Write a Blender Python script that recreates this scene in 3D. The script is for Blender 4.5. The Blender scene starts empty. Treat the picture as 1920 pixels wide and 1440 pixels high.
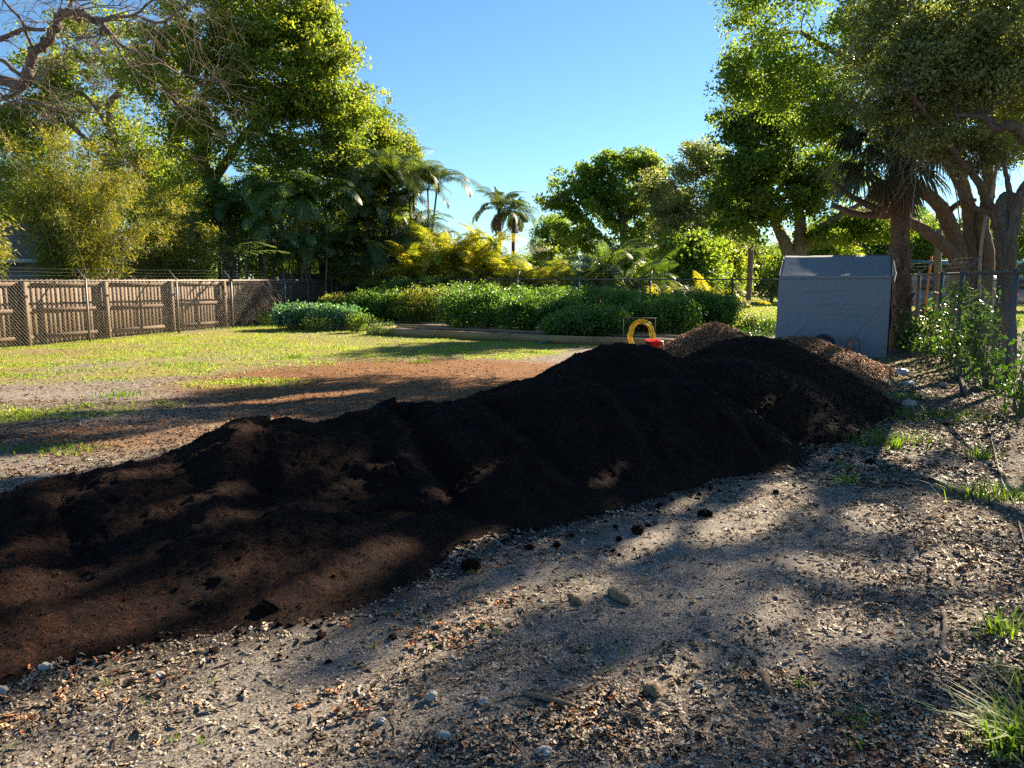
import bpy, math, random
import numpy as np
from mathutils import Vector
rad = math.radians
S = bpy.context.scene
C = S.collection
# ------------------------------------------------------------------ camera, sky, sun, exposure
CAM_H, PITCH, FPX = 1.65, rad(7.8), 1440.0
cam = bpy.data.cameras.new("camera"); cam.sensor_width = 36; cam.lens = 27.0; cam.clip_end = 2000; cam.clip_start = .05
co = bpy.data.objects.new("camera", cam); C.objects.link(co)
co.location = (0, 0, CAM_H); co.rotation_euler = (rad(90) - PITCH, 0, 0); S.camera = co
SUN_EL, SUN_AZ = rad(27), rad(44)          # azimuth measured from +Y towards +X
w = bpy.data.worlds.new("World"); S.world = w; w.use_nodes = True
nt = w.node_tree; bg = nt.nodes["Background"]
sky = nt.nodes.new("ShaderNodeTexSky"); sky.sky_type = 'NISHITA'; sky.sun_disc = False
sky.sun_elevation = SUN_EL; sky.sun_rotation = SUN_AZ; sky.air_density = 1.0; sky.dust_density = .05; sky.ozone_density = 4.5
tint = nt.nodes.new('ShaderNodeMix'); tint.data_type = 'RGBA'; tint.blend_type = 'MULTIPLY'; tint.inputs[0].default_value = 1; tint.inputs[7].default_value = (.68, .82, .85, 1); tint.clamp_result = False
nt.links.new(sky.outputs[0], tint.inputs[6]); nt.links.new(tint.outputs[2], bg.inputs[0]); bg.inputs[1].default_value = .052
sl = bpy.data.lights.new("sun", 'SUN'); sl.energy = 5.0; sl.angle = rad(.53); sl.color = (1, .83, .6)
so = bpy.data.objects.new("sun", sl); C.objects.link(so)
sd = Vector((math.sin(SUN_AZ) * math.cos(SUN_EL), math.cos(SUN_AZ) * math.cos(SUN_EL), math.sin(SUN_EL)))
so.rotation_euler = sd.to_track_quat('Z', 'Y').to_euler()
S.view_settings.view_transform = 'Standard'; S.view_settings.look = 'None'
S.view_settings.exposure = 2.03; S.view_settings.gamma = 1
S.render.engine = 'CYCLES'
S.cycles.max_bounces = 6; S.cycles.diffuse_bounces = 3; S.cycles.transmission_bounces = 4; S.cycles.transparent_max_bounces = 4
S.cycles.glossy_bounces = 2; S.cycles.use_denoising = False; S.cycles.caustics_reflective = False

# ------------------------------------------------------------------ small maths
R = np.random.default_rng(7)
cp, sp_ = math.cos(PITCH), math.sin(PITCH)
def at(px, py, Y):
    """world point seen at a photo pixel, at world depth Y"""
    x = (px - 960) / FPX; z = -(py - 720) / FPX
    d = np.array([x, cp + z * sp_, -sp_ + z * cp]); t = Y / d[1]
    return np.array([d[0] * t, Y, CAM_H + d[2] * t])
def g(px, py):
    x = (px - 960) / FPX; z = -(py - 720) / FPX
    d = np.array([x, cp + z * sp_, -sp_ + z * cp]); t = CAM_H / -d[2]
    X, Y = d[0] * t, d[1] * t
    return np.array([X, Y, float(gh(np.array([X]), np.array([Y]))[0])])
def _hash(a, b, s):
    h = (a * 374761393 + b * 668265263 + s * 1274126177) & 0xffffffff
    h = ((h ^ (h >> 13)) * 1103515245) & 0xffffffff
    h = ((h ^ (h >> 15)) * 2246822519) & 0xffffffff
    return ((h ^ (h >> 16)) & 0xffff) / 65535.0
def vn(x, y, s=0):
    x = np.asarray(x, float); y = np.asarray(y, float)
    xi = np.floor(x).astype(np.int64); yi = np.floor(y).astype(np.int64)
    fx = x - xi; fy = y - yi; fx = fx * fx * (3 - 2 * fx); fy = fy * fy * (3 - 2 * fy)
    return ((_hash(xi, yi, s) * (1 - fx) + _hash(xi + 1, yi, s) * fx) * (1 - fy) +
            (_hash(xi, yi + 1, s) * (1 - fx) + _hash(xi + 1, yi + 1, s) * fx) * fy) * 2 - 1
def fbm(x, y, s=0, o=4):
    r = 0; a = 1; f = 1
    for i in range(o):
        r = r + a * vn(x * f + 17.3 * i, y * f - 9.1 * i, s + i); a *= .5; f *= 2.03
    return r / 1.9
def ss(a, b, x):
    t = np.clip((x - a) / (b - a), 0, 1); return t * t * (3 - 2 * t)
def gh(x, y):
    near = ss(26, 14, np.hypot(x, y))
    return .035 * fbm(x * .35, y * .35, 3, 2) * ss(40, 20, np.hypot(x, y)) + near * (.012 * vn(x * 1.7, y * 1.7, 5) + .008 * vn(x * 5, y * 5, 6))
def unit(v): return v / np.maximum(np.linalg.norm(v, axis=-1, keepdims=True), 1e-9)

# ------------------------------------------------------------------ object helpers
def tag(o, label=None, cat=None, group=None, kind=None):
    if label: o["label"] = label
    if cat: o["category"] = cat
    if group: o["group"] = group
    if kind: o["kind"] = kind
    return o
def empty(name, loc=(0, 0, 0), rz=0.0):
    o = bpy.data.objects.new(name, None); C.objects.link(o); o.location = loc; o.rotation_euler = (0, 0, rz); o.empty_display_size = .1
    return o
class MB:
    def __init__(s): s.V = []; s.F = []; s.A = []; s.M = []; s.n = 0
    def add(s, V, Fs, rnd=0.5, mat=0):
        V = np.asarray(V, float).reshape(-1, 3)
        if not isinstance(Fs, (list, tuple)): Fs = [Fs]
        for f in Fs:
            f = np.asarray(f, np.int64)
            if f.size: s.F.append(f + s.n); s.M.append(np.full(len(f), mat))
        s.V.append(V); s.A.append(np.broadcast_to(np.asarray(rnd, float), (len(V),)).copy()); s.n += len(V)
    def mesh(s, name, mats, smooth=False, attrs=None):
        V = np.concatenate(s.V); me = bpy.data.meshes.new(name)
        me.vertices.add(len(V)); me.vertices.foreach_set("co", V.ravel())
        sizes = np.concatenate([np.full(len(f), f.shape[1]) for f in s.F]); idx = np.concatenate([f.ravel() for f in s.F])
        me.loops.add(len(idx)); me.loops.foreach_set("vertex_index", idx.astype(np.int32))
        me.polygons.add(len(sizes)); st = np.concatenate([[0], np.cumsum(sizes)[:-1]])
        me.polygons.foreach_set("loop_start", st.astype(np.int32)); me.polygons.foreach_set("loop_total", sizes.astype(np.int32))
        for m in (mats if isinstance(mats, (list, tuple)) else [mats]): me.materials.append(m)
        mi = np.concatenate(s.M)
        if mi.any(): me.polygons.foreach_set("material_index", mi.astype(np.int32))
        if smooth: me.polygons.foreach_set("use_smooth", np.ones(len(sizes), bool))
        a = me.attributes.new("rnd", 'FLOAT', 'POINT'); a.data.foreach_set("value", np.concatenate(s.A).astype(np.float32))
        for k, v in (attrs or {}).items():
            a = me.attributes.new(k, 'FLOAT', 'POINT'); a.data.foreach_set("value", np.asarray(v, np.float32))
        me.update(calc_edges=True); me.validate()
        return me
    def build(s, name, mats, parent=None, smooth=False, attrs=None, origin=None):
        """vertices are in world coordinates; the object's origin is put at origin / its parent"""
        base = np.array(parent.matrix_basis.translation if parent is not None and parent.type == 'EMPTY' and parent.rotation_euler.z == 0 else (0, 0, 0), float)
        if parent is not None and parent.type != 'EMPTY':
            q = parent; base = np.zeros(3)
            while q is not None: base += np.array(q.location, float); q = q.parent
        if parent is None:
            base = np.array(origin if origin is not None else (0, 0, 0), float)
        s.V = [v - base for v in s.V]
        o = bpy.data.objects.new(name, s.mesh(name, mats, smooth, attrs)); C.objects.link(o)
        if parent is not None: o.parent = parent
        else: o.location = base
        return o
BOXF = np.array([[0, 3, 2, 1], [4, 5, 6, 7], [0, 1, 5, 4], [1, 2, 6, 5], [2, 3, 7, 6], [3, 0, 4, 7]])
def box(mb, c, size, rz=0.0, rnd=.5, mat=0, tilt=None):
    sx, sy, sz = np.asarray(size, float) / 2
    v = np.array([[-sx, -sy, -sz], [sx, -sy, -sz], [sx, sy, -sz], [-sx, sy, -sz], [-sx, -sy, sz], [sx, -sy, sz], [sx, sy, sz], [-sx, sy, sz]])
    if tilt is not None:
        a = tilt; v = v @ np.array([[1, 0, 0], [0, math.cos(a), math.sin(a)], [0, -math.sin(a), math.cos(a)]])
    c_, s_ = math.cos(rz), math.sin(rz)
    v = v @ np.array([[c_, s_, 0], [-s_, c_, 0], [0, 0, 1]]) + np.asarray(c, float)
    mb.add(v, BOXF, rnd, mat)
def frames(P):
    T = np.gradient(P, axis=0); T = unit(T); N = np.zeros_like(P)
    a = np.array([0, 0, 1.]) if abs(T[0, 2]) < .9 else np.array([1., 0, 0])
    n = unit(np.cross(T[0], a)); N[0] = n
    for i in range(1, len(P)):
        n = n - T[i] * np.dot(n, T[i]); n = n / max(np.linalg.norm(n), 1e-9); N[i] = n
    return T, N, np.cross(T, N)
def tube(mb, P, r, k=6, rnd=.5, mat=0, rough=0.0, cap=True):
    P = np.asarray(P, float); n = len(P); r = np.broadcast_to(np.asarray(r, float), (n,))
    T, N, B = frames(P); th = np.linspace(0, 2 * math.pi, k, endpoint=False)
    ring = np.cos(th)[None, :, None] * N[:, None] + np.sin(th)[None, :, None] * B[:, None]
    rr = r[:, None, None] * np.ones((n, k, 1))
    if rough: rr = rr * (1 + rough * (.6 * np.sin(th * 3 + 1.3)[None, :, None] + .8 * R.normal(size=(n, k, 1)) * .5))
    V = (P[:, None] + ring * rr).reshape(-1, 3)
    i = np.arange(n - 1)[:, None] * k; j = np.arange(k)[None]; j2 = (j + 1) % k
    F_ = np.stack([i + j, i + j2, i + k + j2, i + k + j], -1).reshape(-1, 4)
    fs = [F_]
    if cap: fs += [np.arange(k)[::-1][None], (np.arange(k) + (n - 1) * k)[None]]
    mb.add(V, fs, rnd, mat)
def smoothp(P, n=8):
    """Catmull-Rom through points"""
    P = np.asarray(P, float); Q = np.vstack([2 * P[0] - P[1], P, 2 * P[-1] - P[-2]]); out = []
    for i in range(1, len(Q) - 2):
        t = np.linspace(0, 1, n, endpoint=False)[:, None]; a, b, c, d = Q[i - 1], Q[i], Q[i + 1], Q[i + 2]
        out.append(.5 * (2 * b + (c - a) * t + (2 * a - 5 * b + 4 * c - d) * t ** 2 + (3 * b - a - 3 * c + d) * t ** 3))
    return np.vstack(out + [P[-1:]])
def leaves(mb, Cn, L, W, rng, up=.3, rnd=None, fold=.25, droop=0.0, dirs=None):
    """diamond leaves, two triangles folded along the midrib"""
    n = len(Cn); nr = unit(rng.normal(size=(n, 3)) + np.array([0, 0, up])); a = unit(np.cross(nr, rng.normal(size=(n, 3))))
    if dirs is not None: a = unit(a * .6 + dirs); nr = unit(np.cross(a, rng.normal(size=(n, 3))))
    a[:, 2] -= droop; a = unit(a); b = unit(np.cross(nr, a)); nr = np.cross(a, b)
    l = L * rng.uniform(.45, 1.45, (n, 1)); w_ = W * rng.uniform(.7, 1.2, (n, 1))
    v = np.stack([Cn - a * l * .5, Cn + b * w_ * .5 - a * l * .05 + nr * w_ * fold, Cn + a * l * .5, Cn - b * w_ * .5 - a * l * .05 + nr * w_ * fold], 1).reshape(-1, 3)
    i = np.arange(n)[:, None] * 4
    if rnd is None: rnd = rng.uniform(0, 1, n)
    mb.add(v, np.vstack([i + [0, 1, 2], i + [0, 2, 3]]), np.repeat(rnd, 4))
def blades(mb, P, H, W, rng, lean=.5, dirs=None, rnd=None):
    n = len(P); th = rng.uniform(0, 2 * math.pi, n); d = np.stack([np.cos(th), np.sin(th), np.zeros(n)], 1)
    if dirs is not None: d = unit(dirs)
    s = np.stack([-d[:, 1], d[:, 0], np.zeros(n)], 1); h = H * rng.uniform(.5, 1.3, (n, 1)); le = h * lean * rng.uniform(.3, 1.4, (n, 1)); w_ = W * rng.uniform(.7, 1.2, (n, 1))
    z = np.array([0, 0, 1.]); m = P + d * le * .35 + z * h * .62; t = P + d * le + z * h * rng.uniform(.75, 1.0, (n, 1))
    v = np.stack([P - s * w_ * .5, P + s * w_ * .5, m + s * w_ * .42, m - s * w_ * .42, t], 1).reshape(-1, 3); i = np.arange(n)[:, None] * 5
    if rnd is None: rnd = rng.uniform(0, 1, n)
    mb.add(v, [i + [0, 1, 2, 3], i + [3, 2, 4]], np.repeat(rnd, 5))
ICO = None
def ico():
    global ICO
    if ICO is None:
        t = (1 + 5 ** .5) / 2
        v = unit(np.array([[-1, t, 0], [1, t, 0], [-1, -t, 0], [1, -t, 0], [0, -1, t], [0, 1, t], [0, -1, -t], [0, 1, -t], [t, 0, -1], [t, 0, 1], [-t, 0, -1], [-t, 0, 1.]]))
        f = np.array([[0, 11, 5], [0, 5, 1], [0, 1, 7], [0, 7, 10], [0, 10, 11], [1, 5, 9], [5, 11, 4], [11, 10, 2], [10, 7, 6], [7, 1, 8], [3, 9, 4], [3, 4, 2], [3, 2, 6], [3, 6, 8], [3, 8, 9], [4, 9, 5], [2, 4, 11], [6, 2, 10], [8, 6, 7], [9, 8, 1]])
        ICO = (v, f)
    return ICO
def stones(mb, P, r, rng, flat=.65, jit=.25, rnd=None):
    v, f = ico(); n = len(P); r = np.broadcast_to(np.asarray(r), (n,))[:, None, None]
    th = rng.uniform(0, 6.28, n); c_, s_ = np.cos(th), np.sin(th); ax = np.stack([rng.uniform(.8, 1.3, n), rng.uniform(.6, 1, n), flat * rng.uniform(.7, 1.2, n)], 1)
    q = v[None] * (1 + jit * rng.uniform(-1, 1, (n, 12, 1))) * ax[:, None]
    q = np.stack([q[..., 0] * c_[:, None] - q[..., 1] * s_[:, None], q[..., 0] * s_[:, None] + q[..., 1] * c_[:, None], q[..., 2]], -1) * r + P[:, None]
    i = np.arange(n)[:, None, None] * 12
    if rnd is None: rnd = rng.uniform(0, 1, n)
    mb.add(q.reshape(-1, 3), (f[None] + i).reshape(-1, 3), np.repeat(rnd, 12))
def bumpy(c, r, rng, sub=3, amp=.2, flat=.8, freq=2.5):
    """one lumpy rock / clod with subdivided icosphere"""
    v, f = ico(); v = v.copy()
    for _ in range(sub):
        e = {}; vv = list(v); nf = []
        def mid(a, b):
            k = (min(a, b), max(a, b))
            if k not in e: m = vv[a] + vv[b]; vv.append(m / np.linalg.norm(m)); e[k] = len(vv) - 1
            return e[k]
        for a, b, c2 in f:
            x, y, z = mid(a, b), mid(b, c2), mid(c2, a); nf += [[a, x, z], [b, y, x], [c2, z, y], [x, y, z]]
        v = np.array(vv); f = np.array(nf)
    s = int(rng.integers(1000)); d = 1 + amp * (fbm(v[:, 0] * freq + 3 * v[:, 2], v[:, 1] * freq + s, s, 4))
    return v * d[:, None] * r * np.array([1, .85, flat]) + np.asarray(c), f

# ------------------------------------------------------------------ materials
def nodes(name):
    m = bpy.data.materials.new(name); m.use_nodes = True; t = m.node_tree; b = t.nodes["Principled BSDF"]
    def N(ty, **k):
        n = t.nodes.new(ty)
        for a, v in k.items(): setattr(n, a, v)
        return n
    return m, t, b, N, t.links.new
def ramp(N, cols):
    r = N("ShaderNodeValToRGB"); e = r.color_ramp.elements
    while len(e) < len(cols): e.new(.5)
    for i, (p, c) in enumerate(cols): e[i].position = p; e[i].color = (*c, 1)
    return r
def leafmat(name, cols, trans=1.0, tcol=None, rough=.5, spec=.35, tw=.45):
    """leaf: diffuse + translucent, tint varies from leaf to leaf"""
    m, t, b, N, L = nodes(name); a = N("ShaderNodeAttribute", attribute_name="rnd")
    r = ramp(N, [(i / (len(cols) - 1), c) for i, c in enumerate(cols)]); L(a.outputs["Fac"], r.inputs[0]); L(r.outputs[0], b.inputs["Base Color"])
    b.inputs["Roughness"].default_value = rough; b.inputs["Specular IOR Level"].default_value = spec
    tr = N("ShaderNodeBsdfTranslucent"); mu = N("ShaderNodeMix", data_type='RGBA', blend_type='MULTIPLY'); mu.inputs[0].default_value = 1
    L(r.outputs[0], mu.inputs[6]); mu.inputs[7].default_value = (*(tcol or (2.6, 2.3, .9)), 1); mu.clamp_result = False
    L(mu.outputs[2], tr.inputs[0]); mx = N("ShaderNodeMixShader"); mx.inputs[0].default_value = tw * trans
    L(b.outputs[0], mx.inputs[1]); L(tr.outputs[0], mx.inputs[2]); L(mx.outputs[0], t.nodes["Material Output"].inputs[0])
    return m
def plain(name, col, rough=.6, metal=0, spec=.5, noise=None, bump=0, bscale=40, col2=None, nscale=8, useobj=True):
    m, t, b, N, L = nodes(name); b.inputs["Base Color"].default_value = (*col, 1); b.inputs["Roughness"].default_value = rough
    b.inputs["Metallic"].default_value = metal; b.inputs["Specular IOR Level"].default_value = spec
    tc = N("ShaderNodeTexCoord")
    if col2:
        n = N("ShaderNodeTexNoise"); n.inputs["Scale"].default_value = nscale; n.inputs["Detail"].default_value = 6; L(tc.outputs["Object"], n.inputs[0])
        r = ramp(N, [(.35, col), (.65, col2)]); L(n.outputs[0], r.inputs[0]); L(r.outputs[0], b.inputs["Base Color"])
    if bump:
        n = N("ShaderNodeTexNoise"); n.inputs["Scale"].default_value = bscale; n.inputs["Detail"].default_value = 8; L(tc.outputs["Object"], n.inputs[0])
        bm = N("ShaderNodeBump"); bm.inputs["Strength"].default_value = bump; bm.inputs["Distance"].default_value = .02; L(n.outputs[0], bm.inputs["Height"]); L(bm.outputs[0], b.inputs["Normal"])
    return m
def bark(name, c1, c2, scale=6, stretch=.25, bump=.8, dist=.05):
    m, t, b, N, L = nodes(name); tc = N("ShaderNodeTexCoord"); mp = N("ShaderNodeMapping"); mp.inputs["Scale"].default_value = (scale, scale, scale * stretch)
    L(tc.outputs["Object"], mp.inputs[0]); n = N("ShaderNodeTexNoise"); n.inputs["Scale"].default_value = 3; n.inputs["Detail"].default_value = 9; n.inputs["Roughness"].default_value = .65
    L(mp.outputs[0], n.inputs[0]); r = ramp(N, [(.3, c1), (.7, c2)]); L(n.outputs[0], r.inputs[0]); L(r.outputs[0], b.inputs["Base Color"])
    bm = N("ShaderNodeBump"); bm.inputs["Strength"].default_value = bump; bm.inputs["Distance"].default_value = dist; L(n.outputs[0], bm.inputs["Height"]); L(bm.outputs[0], b.inputs["Normal"])
    b.inputs["Roughness"].default_value = .9; b.inputs["Specular IOR Level"].default_value = .2
    return m
def rndmat(name, cols, rough=.8, spec=.3, grain=None, metal=0, bump=.3, gs=(40, 40, 3)):
    """colour varies piece by piece through the rnd attribute, with grain"""
    m, t, b, N, L = nodes(name); a = N("ShaderNodeAttribute", attribute_name="rnd")
    r = ramp(N, [(i / (len(cols) - 1), c) for i, c in enumerate(cols)]); L(a.outputs["Fac"], r.inputs[0])
    b.inputs["Roughness"].default_value = rough; b.inputs["Specular IOR Level"].default_value = spec; b.inputs["Metallic"].default_value = metal
    if grain:
        tc = N("ShaderNodeTexCoord"); mp = N("ShaderNodeMapping"); mp.inputs["Scale"].default_value = gs; L(tc.outputs["Object"], mp.inputs[0])
        n = N("ShaderNodeTexNoise"); n.inputs["Scale"].default_value = 1; n.inputs["Detail"].default_value = 6; n.inputs["Roughness"].default_value = .7; L(mp.outputs[0], n.inputs[0])
        g2 = ramp(N, [(.25, (1 - grain,) * 3), (.75, (1 + grain * .4,) * 3)]); L(n.outputs[0], g2.inputs[0])
        mu = N("ShaderNodeMix", data_type='RGBA', blend_type='MULTIPLY'); mu.inputs[0].default_value = 1; L(r.outputs[0], mu.inputs[6]); L(g2.outputs[0], mu.inputs[7]); L(mu.outputs[2], b.inputs["Base Color"])
        bm = N("ShaderNodeBump"); bm.inputs["Strength"].default_value = bump; bm.inputs["Distance"].default_value = .01; L(n.outputs[0], bm.inputs["Height"]); L(bm.outputs[0], b.inputs["Normal"])
    else: L(r.outputs[0], b.inputs["Base Color"])
    return m
M = {}
M['oak_lime'] = leafmat('oak_leaf_lime', [(.055, .1, .018), (.105, .165, .026), (.18, .235, .036), (.27, .28, .045)], tcol=(2.2, 2.1, .9), tw=.5)
M['oak_mid'] = leafmat('oak_leaf_green', [(.055, .11, .022), (.1, .175, .03), (.17, .24, .045)], tw=.53)
M['oak_olive'] = leafmat('oak_leaf_olive', [(.08, .11, .045), (.14, .175, .07), (.24, .27, .12)], tcol=(2.2, 2.1, .9), tw=.42, spec=.5, rough=.4)
M['fresh'] = leafmat('fresh_leaf', [(.035, .08, .015), (.07, .125, .02), (.14, .18, .028)], tcol=(2.5, 2.3, .8), tw=.52)
M['areca'] = leafmat('yellow_palm_leaf', [(.08, .14, .018), (.17, .22, .022), (.3, .29, .032), (.38, .28, .04)], tcol=(2.0, 1.9, .6), tw=.45)
M['palm_dark'] = leafmat('dark_palm_leaf', [(.03, .065, .016), (.055, .11, .022), (.11, .17, .03)], tw=.42, spec=.55, rough=.38)
M['palm_grey'] = leafmat('grey_palm_leaf', [(.035, .065, .022), (.06, .1, .03), (.11, .16, .04)], tw=.36, spec=.35, rough=.5)
M['fan'] = leafmat('fan_palm_leaf', [(.022, .035, .02), (.035, .055, .028), (.06, .07, .04)], tw=.25, tcol=(1.5, 1.6, .8), spec=.4)
M['dead_frond'] = leafmat('dead_frond', [(.09, .06, .035), (.15, .1, .055)], tw=.2, tcol=(1.3, 1.1, .8), rough=.8)
M['bamboo'] = leafmat('bamboo_leaf', [(.05, .085, .016), (.11, .145, .022), (.23, .24, .035), (.42, .37, .05)], tcol=(2, 1.8, .7), tw=.4)
M['tomato'] = leafmat('tomato_leaf', [(.04, .1, .02), (.075, .16, .03), (.12, .22, .04)], tw=.42, spec=.45, rough=.42)
M['tomato_dry'] = leafmat('yellowing_leaf', [(.06, .12, .02), (.14, .19, .03), (.27, .22, .06)], tw=.38)
M['kale'] = leafmat('blue_green_leaf', [(.075, .16, .075), (.13, .24, .12), (.24, .35, .22)], tcol=(1.5, 1.9, .8), tw=.3, spec=.6, rough=.35)
M['vine'] = leafmat('shrub_leaf', [(.022, .06, .014), (.045, .1, .02), (.08, .14, .02)], tcol=(2.4, 2.4, .6), tw=.33, spec=.5, rough=.42)
M['grass'] = leafmat('grass_blade', [(.1, .2, .02), (.22, .33, .03), (.4, .46, .045), (.46, .4, .12)], tcol=(1.9, 1.9, .7), tw=.4)
M['weed'] = leafmat('weed_blade', [(.05, .1, .018), (.09, .16, .025), (.15, .21, .035)], tcol=(2.2, 2.3, .7), tw=.42)
M['mimosa'] = leafmat('feathery_leaf', [(.14, .2, .05), (.22, .28, .08)], tcol=(2, 2, .8), tw=.4)
M['dryleaf'] = leafmat('fallen_leaf', [(.075, .052, .036), (.17, .128, .09), (.3, .24, .175), (.44, .375, .29), (.42, .15, .035)], tcol=(1.1, .9, .7), tw=.12, rough=.6, spec=.3)
M['bark_oak'] = bark('oak_bark', (.09, .07, .055), (.24, .2, .165))
M['bark_warm'] = bark('warm_bark', (.055, .04, .03), (.19, .14, .1), scale=7, bump=1)
M['bark_pale'] = bark('pale_bark', (.09, .07, .058), (.25, .2, .165), scale=9)
M['bark_palm'] = bark('palm_bark', (.045, .03, .022), (.2, .125, .085), scale=7, stretch=1.6, bump=1)
M['cane'] = rndmat('bamboo_cane', [(.25, .14, .04), (.36, .24, .07), (.2, .2, .06)], rough=.5)
M['stem'] = plain('green_stem', (.1, .12, .05), .7)
M['board'] = rndmat('weathered_board', [(.085, .056, .036), (.145, .102, .069), (.2, .148, .105), (.11, .082, .06)], grain=.5)
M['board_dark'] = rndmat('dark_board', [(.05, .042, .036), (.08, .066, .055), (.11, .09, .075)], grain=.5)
M['timber'] = rndmat('bed_timber', [(.3, .2, .09), (.36, .26, .13), (.25, .17, .1)], grain=.4, gs=(6, 6, 40))
M['galv'] = plain('galvanised_steel', (.42, .43, .44), .42, .75, bump=.05)
M['galv_dull'] = plain('dull_steel', (.1, .105, .11), .65, .4)
M['galv_left'] = plain('weathered_steel', (.22, .2, .18), .6, .5)
M['soil'] = plain('bed_soil', (.05, .035, .025), .95, col2=(.1, .07, .045), bump=.6)

# ------------------------------------------------------------------ tree builder
# gaps in the right-hand crowns: where the sun comes through to (world x, y, radius x, radius y, turn)
GAPS = []
def gap(px, py, rx, ry, z=0.0, turn=.35):
    d = np.array([(px - 960) / FPX, cp - (py - 720) / FPX * sp_, -sp_ - (py - 720) / FPX * cp]); t = (CAM_H - z) / -d[2]; X, Y = d[0] * t, d[1] * t
    k = z / math.tan(SUN_EL); X -= math.sin(SUN_AZ) * k; Y -= math.cos(SUN_AZ) * k
    q = 1.2 if z == 0 else 1.0
    GAPS.append((X, Y, rx * q, ry * q, turn))
for a in ((60, 1230, .5, .16), (250, 1270, .5, .17), (470, 1225, .45, .12), (70, 1340, .45, .13), (300, 1350, .3, .07), (560, 1330, .22, .07), (880, 1175, .55, .13), (1080, 1115, .3, .12), (690, 1290, .25, .07), (1090, 1335, .35, .08), (1260, 1265, .3, .07), (1230, 1380, .22, .06), (900, 1400, .15, .04), (1440, 1150, .35, .09), (1600, 1070, .16, .4), (1560, 1165, .3, .1),
    (1430, 950, .8, .22), (1640, 1190, .2, .07), (1790, 1050, .35, .2), (1860, 1180, .35, .2), (1770, 1250, .25, .08), (1810, 1420, .35, .1), (1490, 1245, .15, .06), (1840, 950, .45, .4), (1680, 850, .6, .25), (1640, 970, .3, .2), (1200, 1030, .4, .1), (1340, 1000, .3, .1), (1800, 735, .8, .6), (1740, 690, .5, .4), (1720, 815, .3, .25), (1880, 820, .4, .4),
    (60, 870, 1.3, .45, 0, .1), (250, 835, 1.2, .4, 0, .2), (400, 800, .9, .3, 0, .2), (560, 745, 1.2, .25, 0, .1), (950, 690, 1.0, .5, 0, .1), (500, 690, 2.0, .5, 0, .1), (650, 650, 4, 1.5, 0, 0), (100, 690, 3, 1.2, 0, 0), (60, 765, .8, .12, 0, 0)): gap(*a)
for a in ((800, 950, .45, .14, .3), (650, 1060, .45, .12, .15), (250, 905, .6, .12, .3), (430, 890, .5, .1, .4), (100, 1090, .5, .1, .2), (330, 1130, .4, .07, .1), (1370, 840, .5, .08, .3), (1500, 838, .2, .08, .15), (1260, 760, .3, .07, .6), (560, 960, .4, .1, .4), (1420, 770, .4, .12, .3), (120, 960, .5, .08, .35), (920, 985, .25, .08, .1), (560, 870, .5, .07, .5), (460, 1010, .5, .09, .3), (180, 1010, .5, .08, .3), (960, 800, .4, .06, .55), (300, 960, .4, .06, .4), (60, 1170, .4, .08, .1), (760, 1010, .3, .08, .2)): gap(*a)
def lit(p):
    k = p[:, 2] / math.tan(SUN_EL); x = p[:, 0] - math.sin(SUN_AZ) * k; y = p[:, 1] - math.cos(SUN_AZ) * k; m = np.zeros(len(p)); n = .45 * fbm(x * 2.3, y * 2.3, 301, 3)
    for (a, b_, rx, ry, tu) in GAPS:
        dx, dy = x - a, y - b_; c_, s_ = math.cos(tu + .6), math.sin(tu + .6); m = np.maximum(m, 1.2 - np.hypot((dx * c_ + dy * s_) / rx, (-dx * s_ + dy * c_) / ry) + n)
    far = (.5 + .9 * fbm(x * .9 + 7, y * .9, 303, 3)) * ss(12, 13.5, y) * ss(-1, 2, x); return np.clip(np.maximum(np.clip(m * 1.6, 0, 1), far), 0, 1)
def bend(a, b, rng, n=7, amp=.12, sag=0.0):
    a, b = np.asarray(a, float), np.asarray(b, float); t = np.linspace(0, 1, n)[:, None]; L = np.linalg.norm(b - a)
    o1, o2 = rng.normal(size=3) * amp * L, rng.normal(size=3) * amp * L * .6
    return a + (b - a) * t + np.sin(t * math.pi) * o1 + np.sin(t * 2 * math.pi) * o2 + np.array([0, 0, 1]) * sag * L * np.sin(t * math.pi)
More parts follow.
